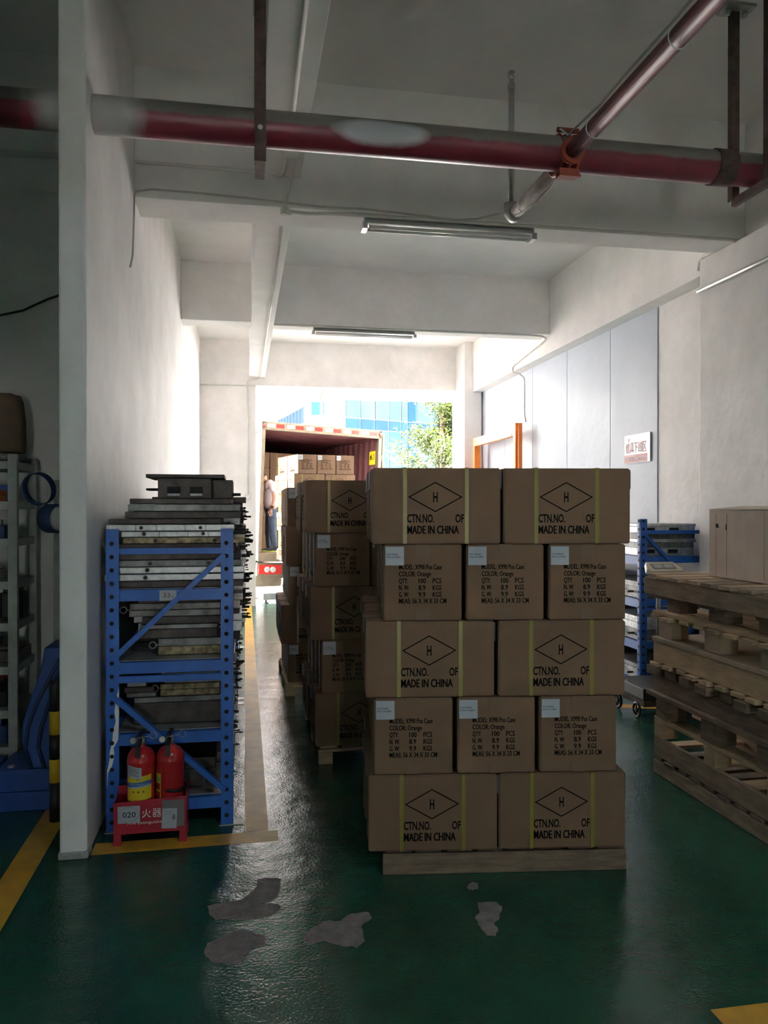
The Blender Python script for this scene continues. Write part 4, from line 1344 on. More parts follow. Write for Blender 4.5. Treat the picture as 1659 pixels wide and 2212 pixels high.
for (x, y, z, w, d, hh, m, lab) in (
        (-1.60, 4.80, 1.18, 0.2, 0.3, 0.07, M_galv, 'pale folded bundle on the fourth shelf'),
        (-1.45, 5.0, 0.94 + 0.001, 0.13, 0.12, 0.2, M_black, 'tall black case at the fifth shelf end'),
        (-1.70, 4.85, 0.94 + 0.001, 0.2, 0.25, 0.10, M_dsteel, 'dark machine part on the fifth shelf'),
        (-1.68, 4.86, 0.69 + 0.001, 0.22, 0.28, 0.16, M_gsteel, 'grey hopper part on the sixth shelf'),
        (-1.44, 4.90, 0.69 + 0.001, 0.13, 0.25, 0.09, M_dsteel, 'dark bracket at the sixth shelf end'),
        (-1.72, 4.84, 0.44 + 0.001, 0.35, 0.3, 0.12, M_black, 'black bin on the seventh shelf'),
        (-1.70, 4.84, 0.231, 0.33, 0.3, 0.13, M_bluemd, 'navy bin on the lowest shelf of the shelving'),
        (-1.70, 4.84, 0.575, 0.28, 0.2, 0.05, M_lred, 'red packet lying on the black bin')):
    o = MB()
    o.prism([(0, 0.01), (w * 0.1, 0), (w * 0.9, 0), (w, 0.02), (w, d), (0, d)], 0, hh * 0.75)
    o.prism([(w * 0.08, 0.03), (w * 0.9, 0.03), (w * 0.85, d * 0.9), (w * 0.1, d * 0.9)], hh * 0.75, hh)
    o = o.build('shelf_part', m, loc=(x, y, z), bevel=0.004)
    tag(o, lab, 'part', 'things on the grey shelving')
for i, (x, w, hh, lean) in enumerate(((-1.20, 0.09, 1.78, 0.03), (-1.09, 0.055, 1.70, 0.05), (-1.0, 0.06, 1.76, 0.04))):
    o = MB().box(0, w, -0.012, 0.0, 0, hh).build('grey_plank', M_galvp, loc=(x, 5.30 - lean * 1.2 - 0.02, 0.001), rot=(R(-lean * 30), 0, 0), bevel=0.002)
    tag(o, ('wide grey plank leaning on the bay wall beside the shelving', 'narrow grey plank leaning in the bay, second from the shelving', 'grey plank leaning on the bay wall by the partition')[i], 'plank', 'planks leaning in the dark bay')

bm = empty('blue_machine', (-1.03, 4.5, 0))
tag(bm, 'dark blue floor machine with curved arm and hoops beside the wall end', 'machine')
MB().box(-0.85, 0.12, -0.13, 0.22, 0.0, 0.10).build('base_block', M_bluem, bm, bevel=0.005)
MB().box(-0.26, 0.12, -0.12, 0.21, 0.10, 0.215).build('upper_block', M_bluem, bm, bevel=0.005)
MB().box(-0.85, -0.30, -0.05, 0.2, 0.10, 0.20).build('upper_block', M_bluem, bm, bevel=0.005)
for (x, y) in ((-0.2, -0.06), (-0.02, -0.02), (-0.12, 0.1), (0.06, 0.08)):
    MB().lathe([(0.022, 0.215), (0.02, 0.225), (0.008, 0.228)], 10, 0, Matrix.Translation((x, y, 0))).build('bolt', M_galv, bm)
arm = [(-0.10, 0.215), (-0.135, 0.35), (-0.13, 0.46), (-0.095, 0.58), (-0.04, 0.74), (-0.02, 0.86), (0.12, 0.86), (0.12, 0.215)]
ab = MB().prism(arm, -0.10, 0.16, 0, Matrix.Rotation(R(90), 4, 'X'))
ab.build('body_casting', M_bluem, bm, loc=(0, 0.05, 0), bevel=0.01)
rib = MB()
for off in (0.0, 0.065):
    pts = [(-0.085 + off, -0.117, 0.22), (-0.115 + off, -0.117, 0.33), (-0.10 + off, -0.117, 0.44), (-0.06 + off, -0.117, 0.56), (0.0 + off * 0.6, -0.117, 0.68), (0.06 + off * 0.4, -0.117, 0.80)]
    rib.tube(pts, 0.010, 8)
rib.build('hose', M_bluemd, bm)
MB().tube([(0.075, 0.02, 0.86), (0.085, 0.0, 1.1), (0.09, -0.01, 1.45)], 0.03, 14, radii=[0.034, 0.028, 0.024]).build('column', M_bluem, bm)


def hoop(c, nrm, r_, w, t=0.004, n=32):
    c, nrm = Vector(c), Vector(nrm).normalized()
    a = nrm.cross(Vector((0, 0, 1))).normalized()
    b_ = nrm.cross(a)
    vs, fs = [], []
    for i in range(n):
        q_ = 2 * math.pi * i / n
        e = a * math.cos(q_) + b_ * math.sin(q_)
        for (rr, ww) in ((r_, -w / 2), (r_, w / 2), (r_ - t, w / 2), (r_ - t, -w / 2)):
            vs.append(c + e * rr + nrm * ww)
    for i in range(n):
        j = (i + 1) % n
        for k in range(4):
            k2 = (k + 1) % 4
            fs.append((i * 4 + k, j * 4 + k, j * 4 + k2, i * 4 + k2))
    return MB().add(vs, fs, 0, True)


hoop((-0.065, -0.03, 1.705), (0.35, 1, 0.25), 0.088, 0.045).build('hoop', M_bluemd, bm)
MB().tube([(0.09, -0.01, 1.42), (0.05, 0.02, 1.52), (-0.02, 0.01, 1.60), (-0.04, 0.0, 1.62)], 0.010, 8).build('hoop_stem', M_bluemd, bm)
hoop((0.035, -0.10, 1.545), (0.75, -0.66, 0.0), 0.078, 0.10).build('shade', M_bluemd, bm)
fr = frame_of((0.035, -0.10, 1.545), Vector((0.66, 0.75, 0)))
MB().lathe([(0.07, -0.01), (0.072, 0.0), (0.055, 0.012), (0.02, 0.016)], 24, 0, fr).build('diffuser', M_pwhite, bm)
MB().tube([(0.09, -0.01, 1.44), (0.06, -0.05, 1.475)], 0.018, 8).build('shade_stem', M_bluem, bm)

# ================================================================== RIGHT SIDE: pallet stack, box, scale, orange frame, sign
PX0 = 2.445


def stack_pallet(label, z0, x0, ya, yb, pieces):
    o = empty('spare_pallet', (x0, ya, z0))
    tag(o, label, 'pallet', 'empty pallets stacked by the wall column')
    for (nm, a, m) in pieces:
        board(nm, a[0], a[1], a[2], a[3], a[4], a[5], m, o)
    return o


def along_y(n, w, L_, x0, x1, z0, z1, nm, m, jit=0.012):
    """n boards across (running along x) spread along y"""
    out = []
    step = (L_ - w) / (n - 1)
    for i in range(n):
        out.append((nm, (x0 + random.uniform(-jit, jit), x1 + random.uniform(-jit, jit), i * step + random.uniform(0, .01), i * step + w, z0, z1), m))
    return out


LP, WP = 1.14, 1.12


def rails(zs, w, m, nm='stringer', L_=LP, xs=None):
    return [(nm, (x, x + w, 0.0, L_, zs[0], zs[1]), m) for x in (xs or (0, WP / 2 - w / 2, WP - w))]


def blocks(zs, m, w=0.10, L_=LP, nm='block', off=0.03):
    out = []
    for x in (off, WP / 2 - w / 2, WP - w - off):
        for y in (off, L_ / 2 - 0.07, L_ - 0.14 - off):
            out.append((nm, (x, x + w, y, y + 0.14, zs[0], zs[1]), m))
    return out


Y0P, Y1P = 3.22, 4.36
stack_pallet('brown stringer pallet on the floor, lowest of the pallet stack', 0.0, PX0 + 0.0, Y0P, Y1P,
             rails((0, 0.080), 0.04, M_wood) + along_y(9, 0.09, LP, 0.0, WP, 0.081, 0.104, 'deck_board', M_wood3))
stack_pallet('open-sided pallet with pale thin top boards, second from the floor', 0.106, PX0 + 0.005, Y0P, Y1P,
             rails((0, 0.115), 0.025, M_wood) + [('post', (x, x + 0.10, y, y + 0.10, 0.1155, 0.212), M_wood2) for x in (0.0, 0.5, 1.02) for y in (0.0, 0.52, 1.04)] + along_y(4, 0.1, LP, 0.025, WP, 0.05, 0.07, 'slat', M_wood2, 0.0) +
             rails((0.2125, 0.236), 0.10, M_wood2, 'top_board', xs=(0, 0.25, 0.5, 0.75, 1.02)))
stack_pallet('dark splintered block pallet, third from the floor', 0.344, PX0 - 0.03, Y0P, Y1P + 0.04,
             blocks((0, 0.125), M_wood3, 0.12) + rails((0.126, 0.152), 0.10, M_wood3, 'long_board', LP + 0.04, (0, 0.51, 1.02)) + [('stringer', (x, x + 0.06, 0.02, LP + 0.01, 0.153, 0.255), M_wood3) for x in (0.04, 0.55, 1.0)] + along_y(7, 0.11, LP + 0.03, 0.0, WP, 0.256, 0.305, 'deck_board', M_wood3, 0.02))
stack_pallet('plywood-topped pallet with a broad side beam, fourth from the floor', 0.651, PX0 + 0.0, Y0P, Y1P,
             along_y(9, 0.085, LP, -0.02, WP, 0, 0.024, 'bottom_board', M_wood2, 0.015) + rails((0.025, 0.148), 0.045, M_wood2) + [('plywood_top', (-0.01, WP, 0.0, LP, 0.149, 0.174), M_ply)])
stack_pallet('yellowish pallet on layered plywood blocks, second from the top', 0.826, PX0 - 0.01, Y0P, Y1P,
             blocks((0, 0.112), M_ply, 0.11) + along_y(8, 0.095, LP, -0.02, WP, 0.113, 0.135, 'cross_board', M_wood2, 0.02) + rails((0.1355, 0.158), 0.10, M_wood2, 'long_board', LP, (0.0, 0.2, 0.4, 0.6, 0.8, 1.0)))
stack_pallet('weathered grey pallet on top of the stack, carrying the used box', 0.985, PX0 - 0.035, Y0P, Y1P + 0.05,
             blocks((0, 0.072), M_wood3, 0.11, LP, 'block', 0.08) + along_y(3, 0.16, LP + 0.03, 0.03, WP, 0.073, 0.095, 'bottom_board', M_wood3) + rails((0.0955, 0.196), 0.045, M_wood, 'stringer', LP + 0.05) + along_y(8, 0.10, LP + 0.05, 0.0, WP, 0.1965, 0.219, 'deck_board', M_wood, 0.025))
ub = empty('used_carton', (2.66, 3.53, 1.206))
tag(ub, 'pale used cardboard box with open flaps on the pallet stack', 'carton')
MB().box(0, 0.45, 0, 0.59, 0, 0.385).build('box_body', M_card2, ub, bevel=0.004)
for (xa, ya_, xb, yb_) in ((0.0, 0.0, 0.22, 0.59), (0.23, 0.0, 0.45, 0.59)):
    pass
fl = MB().add([(-0.004, -0.004, 0.386), (-0.004, 0.594, 0.386), (0.21, 0.594, 0.405), (0.21, -0.004, 0.400), (-0.004, -0.004, 0.389), (-0.004, 0.594, 0.389), (0.21, 0.594, 0.408), (0.21, -0.004, 0.403)], [(0, 1, 2, 3), (7, 6, 5, 4), (0, 4, 5, 1), (1, 5, 6, 2), (2, 6, 7, 3), (3, 7, 4, 0)])
fl.build('flap', M_card2, ub)
fl = MB().add([(0.454, -0.004, 0.386), (0.454, 0.594, 0.386), (0.235, 0.594, 0.395), (0.235, -0.004, 0.392), (0.454, -0.004, 0.389), (0.454, 0.594, 0.389), (0.235, 0.594, 0.398), (0.235, -0.004, 0.395)], [(3, 2, 1, 0), (4, 5, 6, 7), (1, 5, 4, 0), (2, 6, 5, 1), (3, 7, 6, 2), (0, 4, 7, 3)])
fl.build('flap', M_card2, ub)
cr = MB()
for y in (0.10, 0.42, 0.52):
    cr.box(-0.0012, 0.001, y, y + 0.0025, 0.02, 0.365)
cr.build('fold_crease', M_wood, ub)
hl = MB().add([(-0.0014, 0.523, 0.285), (-0.0014, 0.493, 0.28), (-0.0014, 0.50, 0.305), (-0.0014, 0.525, 0.305)], [(0, 1, 2, 3)]).add([(-0.0014, 0.43, 0.27), (-0.0014, 0.42, 0.27), (-0.0014, 0.42, 0.305), (-0.0014, 0.43, 0.305)], [(0, 1, 2, 3)])
hl.build('torn_hole', M_hole, ub)

# platform scale
sc_ = empty('platform_scale', (2.96, 5.42, 0))
tag(sc_, 'black wheeled platform scale with beige display, behind the pallet stack', 'scale')
MB().box(0, 0.5, 0, 0.46, 0.15, 0.235).build('platform', M_black, sc_, bevel=0.006)
MB().box(0.02, 0.48, 0.03, 0.43, 0.09, 0.15).build('undercarriage', M_rust, sc_)
for (x, y) in ((-0.012, 0.08), (0.512, 0.08), (-0.012, 0.38), (0.512, 0.38)):
    w_ = MB().torus((x, y, 0.062), (1, 0, 0), 0.052, 0.010, 20, 8)
    for k in range(5):
        a = 2 * math.pi * k / 5
        w_.tube([(x, y, 0.062), (x, y + 0.048 * math.cos(a), 0.062 + 0.048 * math.sin(a))], 0.006, 6)
    w_.tube([(x - 0.014, y, 0.062), (x + 0.014, y, 0.062)], 0.013, 8)
    w_.build('wheel', M_black, sc_)
MB().tube([(0.37, 0.43, 0.235), (0.37, 0.44, 0.80), (0.37, 0.43, 1.09)], 0.019, 12).build('column', M_galv, sc_)
dh = MB()
mt = Matrix.Translation((0.37, 0.38, 1.115)) @ Matrix.Rotation(R(28), 4, 'X')
dh.prism([(-0.14, -0.07), (0.14, -0.07), (0.16, -0.04), (0.12, 0.07), (-0.12, 0.07), (-0.16, -0.04)], -0.03, 0.02, 0, mt)
dh.build('display_head', M_beige, sc_, bevel=0.008)
ds = MB().box(-0.10, 0.10, -0.045, 0.03, 0.0202, 0.023, 0, mt).box(-0.085, -0.01, -0.03, 0.02, 0.0231, 0.0245, 1, mt).box(0.005, 0.085, -0.03, 0.02, 0.0231, 0.0245, 1, mt)
ds.build('display_panel', [M_screen, M_galv], sc_)

# orange steel frame by the sheet wall
of = empty('orange_steel_frame', (3.70, 10.17, 0))
tag(of, 'orange steel upright with a side arm against the sheet wall', 'frame')
pst = MB()
pst.box(-0.05, 0.05, 0.0, 0.012, 0, 2.77).box(-0.05, -0.042, 0.012, 0.09, 0, 2.77).box(0.042, 0.05, 0.012, 0.09, 0, 2.77)
pst.box(-0.02, 0.02, -0.05, 0.0, 0, 2.74)
pst.build('upright', M_orange, of)
MB().box(-0.05, 0.01, 0.09, 2.0, 2.60, 2.73).build('side_arm', M_orange, of)
MB().box(-0.05, 0.05, 1.92, 2.0, 0, 2.60).build('upright', M_orange, of)
MB().box(-0.056, -0.05, 0.15, 1.3, 2.61, 2.64).build('steel_strip', M_galv, of)
MB().box(-0.10, 0.10, -0.08, 0.12, 0, 0.01).build('foot_plate', M_orange, of)

# sign on the sheet wall
sg = empty('area_sign', (3.865, 7.466, 2.055))
tag(sg, 'white and red area sign on the sheet-clad wall above the rack', 'sign')
SWd, SHt = 0.515, 0.287
fr = frame_of((0, 0, 0), (0, -1, 0))
bd = MB().box(0, SWd, 0, SHt, 0, 0.006, 0, fr)
bd.build('board', M_sign, sg)
fr2 = frame_of((-0.0065, 0, 0), (0, -1, 0))
MB().add([(0.004, 0.004, 0), (SWd - 0.05, 0.004, 0), (SWd - 0.05, 0.085, 0), (0.004, 0.085, 0)], [(0, 1, 2, 3)], 0, False, fr2).build('red_footer', M_lred, sg)
fr3 = frame_of((-0.0085, 0, 0), (0, -1, 0))
st_ = MB()
for i, ch_ in enumerate('模具下线区'):
    put_text(st_, ch_, 0.035 + i * 0.083, 0.112 + i * 0.083, 0.102, 0.105, fr3, 0, bold=0.012)
st_.add([(0.05, 0.262, 0), (0.095, 0.228, 0), (0.095, 0.243, 0)], [(0, 1, 2)], 0, False, fr3).add([(0.14, 0.262, 0), (0.095, 0.243, 0), (0.095, 0.228, 0)], [(0, 1, 2)], 0, False, fr3)
st_.add([(0.07, 0.232, 0), (0.093, 0.214, 0), (0.093, 0.222, 0)], [(0, 1, 2)], 0, False, fr3).add([(0.12, 0.232, 0), (0.097, 0.222, 0), (0.097, 0.214, 0)], [(0, 1, 2)], 0, False, fr3)
put_text(st_, 'Mold Offline Area', 0.085, 0.40, 0.03, 0.034, fr3, 1)
st_.build('sign_lettering', [M_lred, M_pwhite], sg)

# ================================================================== CONTAINER TRUCK
CYAW, CROLL = R(15), R(2.0)
from math import cos, sin
Fv = Vector((sin(TH), cos(TH), 0)); Rv = Vector((cos(TH), -sin(TH), 0))
CO = Vector((0, 0, 1.6)) + (Fv + Rv * ((557 - 829.5) / 1680.0) + Vector((0, 0, -(1195 - 1098) / 1680.0))) * 14.3
CMX = Matrix.Translation(CO) @ Matrix.Rotation(CYAW, 4, 'Z') @ Matrix.Rotation(CROLL, 4, 'Y')
tk = empty('container_truck', CO, (0, CROLL, CYAW))
tag(tk, 'truck with an open maroon shipping container backed up to the loading door', 'truck')
CWd, CHt, CLn = 2.44, 2.30, 12.0
# corrugated side walls and roof
def corrug(L_, pitch, amp):
    pts, y = [], 0.0
    k = 0
    while y < L_:
        pts.append((y, 0)); pts.append((y + pitch * 0.3, 0)); pts.append((y + pitch * 0.5, amp)); pts.append((y + pitch * 0.8, amp))
        y += pitch
    return pts


cg = corrug(11.8, 0.28, 0.036)
for nm, x0, sg_ in (('side_wall', CWd - 0.06, 1), ('side_wall', 0.06, -1)):
    mb = MB()
    vs = []
    for (y, a) in cg:
        vs.append((x0 + sg_ * a, y + 0.1, 0)); vs.append((x0 + sg_ * a, y + 0.1, CHt))
    mb.add(vs, [(2 * i, 2 * i + 2, 2 * i + 3, 2 * i + 1) for i in range(len(cg) - 1)])
    o = mb.build(nm, M_maroon, tk)
    o.modifiers.new('thickness', 'SOLIDIFY').thickness = 0.004
mb = MB()
vs = []
for (y, a) in cg:
    vs.append((0.03, y + 0.1, CHt + a * 0.5)); vs.append((CWd - 0.03, y + 0.1, CHt + a * 0.5))
mb.add(vs, [(2 * i, 2 * i + 2, 2 * i + 3, 2 * i + 1) for i in range(len(cg) - 1)])
o = mb.build('roof_sheet', M_maroon, tk)
o.modifiers.new('thickness', 'SOLIDIFY').thickness = 0.004
MB().box(0.03, CWd - 0.03, 11.85, 11.9, 0, CHt).build('front_wall', M_maroon, tk)
for x in (0.0, CWd - 0.09):
    MB().box(x, x + 0.09, 0.1, 11.9, CHt - 0.03, CHt + 0.06).build('top_rail', M_maroon, tk)
MB().box(0.02, CWd - 0.02, 0.0, 11.9, -0.14, 0.0).build('container_floor', M_contfloor, tk)
for x in (0.0, CWd - 0.07):
    MB().box(x, x + 0.07, 0.0, 0.10, -0.14, CHt + 0.14).build('corner_post', M_cream, tk, bevel=0.006)
hdm = MB().box(0.0, CWd, 0.0, 0.10, CHt - 0.02, CHt + 0.14).build('header', M_cream, tk, bevel=0.006)
MB().box(0.0, CWd, -0.02, 0.0, -0.15, 0.0).build('sill', M_cream, tk, bevel=0.004)
x = 0.10
k = 0
while x < CWd - 0.2:
    MB().box(x, x + 0.15, -0.004, 0.001, CHt + 0.03, CHt + 0.10).build('reflector', M_refr if k % 2 else M_refw, hdm)
    x += 0.205 if k % 2 else 0.175
    k += 1
for x in (0.045, CWd - 0.045):
    MB().lathe([(0.028, 0), (0.028, 0.02), (0.015, 0.026)], 14, 0, Matrix.Translation((x, 0.0, CHt + 0.065)) @ Matrix.Rotation(R(90), 4, 'X')).build('marker_lamp', M_refr, hdm)
# open right-hand door folded back along the side
dr = MB().box(CWd + 0.035, CWd + 0.085, 0.05, 1.2, -0.12, CHt + 0.1).build('door', M_cream, tk, bevel=0.004)
for y in (0.3, 0.8):
    MB().tube([(CWd + 0.10, y, -0.1), (CWd + 0.10, y, CHt + 0.08)], 0.017, 8).build('lock_rod', M_galv, dr)
for z in (0.3, 1.1, 1.9):
    MB().tube([(CWd + 0.02, 0.03, z - 0.06), (CWd + 0.02, 0.03, z + 0.06)], 0.022, 8).build('hinge', M_cream, dr)
pl = MB().box(CWd - 0.075, CWd - 0.07, 0.14, 0.42, 1.78, 2.05).build('yellow_plate', M_lyel, tk)
pp = MB()
for (ya, yb_, za, zb) in ((0.18, 0.20, 1.88, 1.97), (0.17, 0.22, 1.97, 1.985), (0.24, 0.27, 1.88, 1.90), (0.29, 0.31, 1.88, 1.98), (0.31, 0.35, 1.92, 1.94), (0.34, 0.38, 1.88, 1.97)):
    pp.box(CWd - 0.0765, CWd - 0.0752, ya, yb_, za, zb)
pp.build('plate_strokes', M_ink, pl)
# chassis
MB().box(0.55, 0.68, 0.1, 11.5, -0.45, -0.15).build('chassis_rail', M_cream, tk)
MB().box(1.76, 1.89, 0.1, 11.5, -0.45, -0.15).build('chassis_rail', M_cream, tk)
bmp = MB().box(0.0, CWd, 0.02, 0.10, -0.42, -0.18).build('rear_beam', M_cream, tk, bevel=0.005)
for x0 in (0.02, CWd - 0.46):
    tl = MB().box(x0, x0 + 0.44, -0.02, 0.02, -0.385, -0.215).build('tail_lamp', M_refr, bmp, bevel=0.004)
    for dx in (0.16, 0.27):
        MB().lathe([(0.055, 0), (0.055, 0.012), (0.03, 0.018)], 16, 0, Matrix.Translation((x0 + dx, -0.02, -0.30)) @ Matrix.Rotation(R(90), 4, 'X')).build('lamp_lens', M_refw, tl)
for x in (0.30, 2.14):
    for y in (1.9, 3.2):
        wmb = MB().lathe([(0.25, -0.14), (0.44, -0.13), (0.47, -0.09), (0.47, 0.09), (0.44, 0.13), (0.25, 0.14)], 28, 0, Matrix.Translation((x, y, -0.56)) @ Matrix.Rotation(R(90), 4, 'Y'))
        wmb.lathe([(0.24, -0.10), (0.20, 0.11), (0.08, 0.12), (0.06, 0.16)], 20, 1, Matrix.Translation((x, y, -0.56)) @ Matrix.Rotation(R(90), 4, 'Y'))
        wmb.build('wheel', [M_rubber, M_cream], tk)
for y in (1.9, 3.2):
    MB().tube([(0.3, y, -0.56), (2.14, y, -0.56)], 0.06, 10).build('axle', M_rust, tk)
    MB().box(0.55, 0.68, y - 0.4, y + 0.4, -0.52, -0.45).build('leaf_spring', M_rust, tk)
mg = MB().box(0.05, 0.55, 0.25, 0.27, -0.75, -0.42).build('mud_flap', M_cream, tk)

# cartons loaded inside the container
for c in range(3):
    for L in range(6):
        lx, ly, lz = 0.36 + c * 0.575, 1.75 + (0.02 if L % 2 else 0), L * (CH + 0.004) + 0.002
        w_ = CMX @ Vector((lx, ly, lz))
        make_carton(w_, (0, CROLL, CYAW),
                    'brown carton deep in the container, column %s of its pile, layer %s from the floor' % (('one', 'two', 'three')[c], ('one', 'two', 'three', 'four', 'five', 'six')[L]), 'cartons loaded in the container')

# ================================================================== PERSON in the container
def skin_mesh(name, verts, edges, radii, m, parent, sub=2, root=0, smooth=True):
    me = bpy.data.meshes.new(name)
    me.from_pydata(verts, edges, [])
    me.update()
    o = link(name, me, parent)
    sk_ = o.modifiers.new('skin', 'SKIN')
    sk_.use_smooth_shade = smooth
    sk_.branch_smoothing = 0.4
    for i, r_ in enumerate(radii):
        v = me.skin_vertices[0].data[i]
        v.radius = (r_, r_) if not isinstance(r_, tuple) else r_
        v.use_root = (i == root)
    ss = o.modifiers.new('sub', 'SUBSURF')
    ss.levels = sub
    ss.render_levels = sub
    me.materials.append(m)
    return o


pp_ = CMX @ Vector((0.46, 0.62, 0.003))
ps = empty('person', pp_, (0, 0, CYAW + R(166)))
tag(ps, 'person in white polo shirt and jeans looking down inside the open container', 'person')
# local: +x forward, +y to the person's left, z up
BV = [(0.0, 0, 0.86), (0.03, 0, 1.02), (0.02, 0, 1.20), (0.06, 0, 1.325), (0.13, 0, 1.385),          # 0-4 pelvis..neck
      (-0.01, 0.17, 1.27), (-0.035, 0.215, 1.03), (0.02, 0.215, 0.83),                                 # 5-7 left arm
      (0.03, -0.17, 1.27), (0.06, -0.21, 1.04), (0.20, -0.14, 0.93),                                   # 8-10 right arm
      (0.0, 0.095, 0.82), (0.0, 0.10, 0.45), (-0.06, 0.10, 0.085),                                     # 11-13 left leg
      (0.02, -0.095, 0.82), (0.06, -0.10, 0.45), (0.05, -0.10, 0.085)]                                 # 14-16 right leg
BE = [(0, 1), (1, 2), (2, 3), (3, 4), (3, 5), (5, 6), (6, 7), (3, 8), (8, 9), (9, 10), (0, 11), (11, 12), (12, 13), (0, 14), (14, 15), (15, 16)]
BR = [(0.12, 0.12), (0.12, 0.13), (0.115, 0.13), (0.085, 0.08), 0.052, 0.052, 0.040, 0.028, 0.052, 0.040, 0.028, 0.078, 0.055, 0.036, 0.078, 0.055, 0.036]
body = skin_mesh('body', BV, BE, BR, M_skin, ps)
# hands: palm and five fingers each, rooted in the palm
def hand(wrist, d, side, thumb):
    w = Vector(wrist)
    d = Vector(d).normalized()
    s_ = Vector(side).normalized()
    V, E, Rr = [tuple(w), tuple(w + d * 0.05), tuple(w + d * 0.085)], [(0, 1), (1, 2)], [0.025, 0.031, 0.029]
    nn = d.cross(s_)
    for i, (o_, l_) in enumerate(((-0.028, 0.055), (-0.010, 0.068), (0.009, 0.064), (0.027, 0.05))):
        a = len(V)
        b0 = w + d * 0.088 + s_ * o_
        V += [tuple(b0), tuple(b0 + d * l_ * 0.55 + nn * 0.008), tuple(b0 + d * l_ * 0.9 + nn * 0.03)]
        E += [(2, a), (a, a + 1), (a + 1, a + 2)]
        Rr += [0.0095, 0.0088, 0.0075]
    a = len(V)
    b0 = w + d * 0.035 + s_ * (-0.034)
    V += [tuple(b0), tuple(b0 + d * 0.03 - s_ * 0.014 + nn * 0.01), tuple(b0 + d * 0.062 - s_ * 0.012 + nn * 0.022)]
    E += [(1, a), (a, a + 1), (a + 1, a + 2)]
    Rr += [0.012, 0.011, 0.009]
    return skin_mesh('hand', V, E, Rr, M_skin, ps, sub=1)


hand((0.022, 0.215, 0.83), (0.12, 0, -1), (-1, 0, 0), 1)
hand((0.20, -0.14, 0.93), (0.9, 0.3, -0.3), (0, 0, -1), 1)
# head, tilted forward
hm = Matrix.Translation((0.205, 0, 1.435)) @ Matrix.Rotation(R(52), 4, 'Y')
hd_ = MB().sphere((0, 0, 0.0), 0.095, 0.075, 0.115, 22, 16, 0, hm)
hd_.sphere((0.035, 0, -0.06), 0.055, 0.05, 0.055, 16, 12, 0, hm)
hd_.sphere((0.098, 0, -0.012), 0.016, 0.011, 0.022, 10, 8, 0, hm)
for sy_ in (-1, 1):
    hd_.sphere((-0.005, sy_ * 0.076, -0.008), 0.018, 0.009, 0.028, 10, 8, 0, hm)
    hd_.sphere((0.083, sy_ * 0.030, 0.014), 0.010, 0.013, 0.008, 8, 6, 1, hm)
hd_.sphere((0.086, 0, -0.058), 0.008, 0.022, 0.005, 8, 6, 2, hm)
hd_.tube([(0.125, 0, 1.37), (0.17, 0, 1.41)], 0.05, 14)
hd_.build('head', [M_skin, M_hair, M_lred], ps)
hr = MB()
n_, m_n = 22, 10
vs, fs = [], []
for i in range(m_n + 1):
    ph = (math.pi * 0.62) * i / m_n
    for k in range(n_):
        t_ = 2 * math.pi * k / n_
        xx = 0.101 * math.sin(ph) * math.cos(t_)
        zz_ = 0.120 * math.cos(ph)
        if math.cos(t_) > 0.35:
            zz_ = max(zz_, 0.055)
            xx = min(xx, 0.088)
        vs.append((xx - 0.006, 0.081 * math.sin(ph) * math.sin(t_), zz_ + 0.004))
for i in range(m_n):
    for k in range(n_):
        k2 = (k + 1) % n_
        fs.append((i * n_ + k, (i + 1) * n_ + k, (i + 1) * n_ + k2, i * n_ + k2))
hr.add(vs, fs, 0, True, hm).build('hair', M_hair, ps)
# shirt and jeans follow the body
shirt = skin_mesh('polo_shirt', [(0.005, 0, 0.80), (0.03, 0, 1.02), (0.02, 0, 1.20), (0.055, 0, 1.325), (0.095, 0, 1.365), (-0.005, 0.165, 1.285), (-0.028, 0.205, 1.13), (0.03, -0.165, 1.285), (0.05, -0.20, 1.13)],
                  [(0, 1), (1, 2), (2, 3), (3, 4), (3, 5), (5, 6), (3, 7), (7, 8)],
                  [(0.152, 0.172), (0.15, 0.17), (0.14, 0.165), (0.10, 0.10), 0.06, 0.078, 0.068, 0.078, 0.068], M_shirt, ps)
jeans = skin_mesh('jeans', [(0.0, 0, 0.90), (0.0, 0.095, 0.76), (0.0, 0.10, 0.45), (-0.055, 0.10, 0.06), (0.02, -0.095, 0.76), (0.06, -0.10, 0.45), (0.05, -0.10, 0.06)],
                  [(0, 1), (1, 2), (2, 3), (0, 4), (4, 5), (5, 6)], [(0.128, 0.15), 0.105, 0.08, 0.062, 0.105, 0.08, 0.062], M_jeans, ps)
for (x, y) in ((-0.06, 0.10), (0.05, -0.10)):
    s_ = MB()
    vs, fs = [], []
    secs = [(-0.075, 0.032, 0.075), (-0.03, 0.038, 0.095), (0.04, 0.042, 0.07), (0.11, 0.044, 0.05), (0.165, 0.034, 0.035), (0.185, 0.015, 0.022)]
    for (xx, w_, hh) in secs:
        for (a, b_) in ((-1, 0.022), (1, 0.022), (0.9, hh * 0.7), (0.45, hh), (-0.45, hh), (-0.9, hh * 0.7)):
            vs.append((x + xx, y + a * w_, b_))
    for i in range(len(secs) - 1):
        for k in range(6):
            k2 = (k + 1) % 6
            fs.append((i * 6 + k, i * 6 + k2, (i + 1) * 6 + k2, (i + 1) * 6 + k))
    fs += [tuple(reversed(range(6))), tuple(range(30, 36))]
    s_.add(vs, fs, 0, True)
    so = s_.build('shoe', M_shoe, ps)
    MB().prism([(x - 0.082, y - 0.035), (x - 0.03, y - 0.042), (x + 0.11, y - 0.048), (x + 0.17, y - 0.036), (x + 0.192, y), (x + 0.17, y + 0.036), (x + 0.11, y + 0.048), (x - 0.03, y + 0.042), (x - 0.082, y + 0.035)], 0.0, 0.024).build('sole', M_sole, so, bevel=0.004)
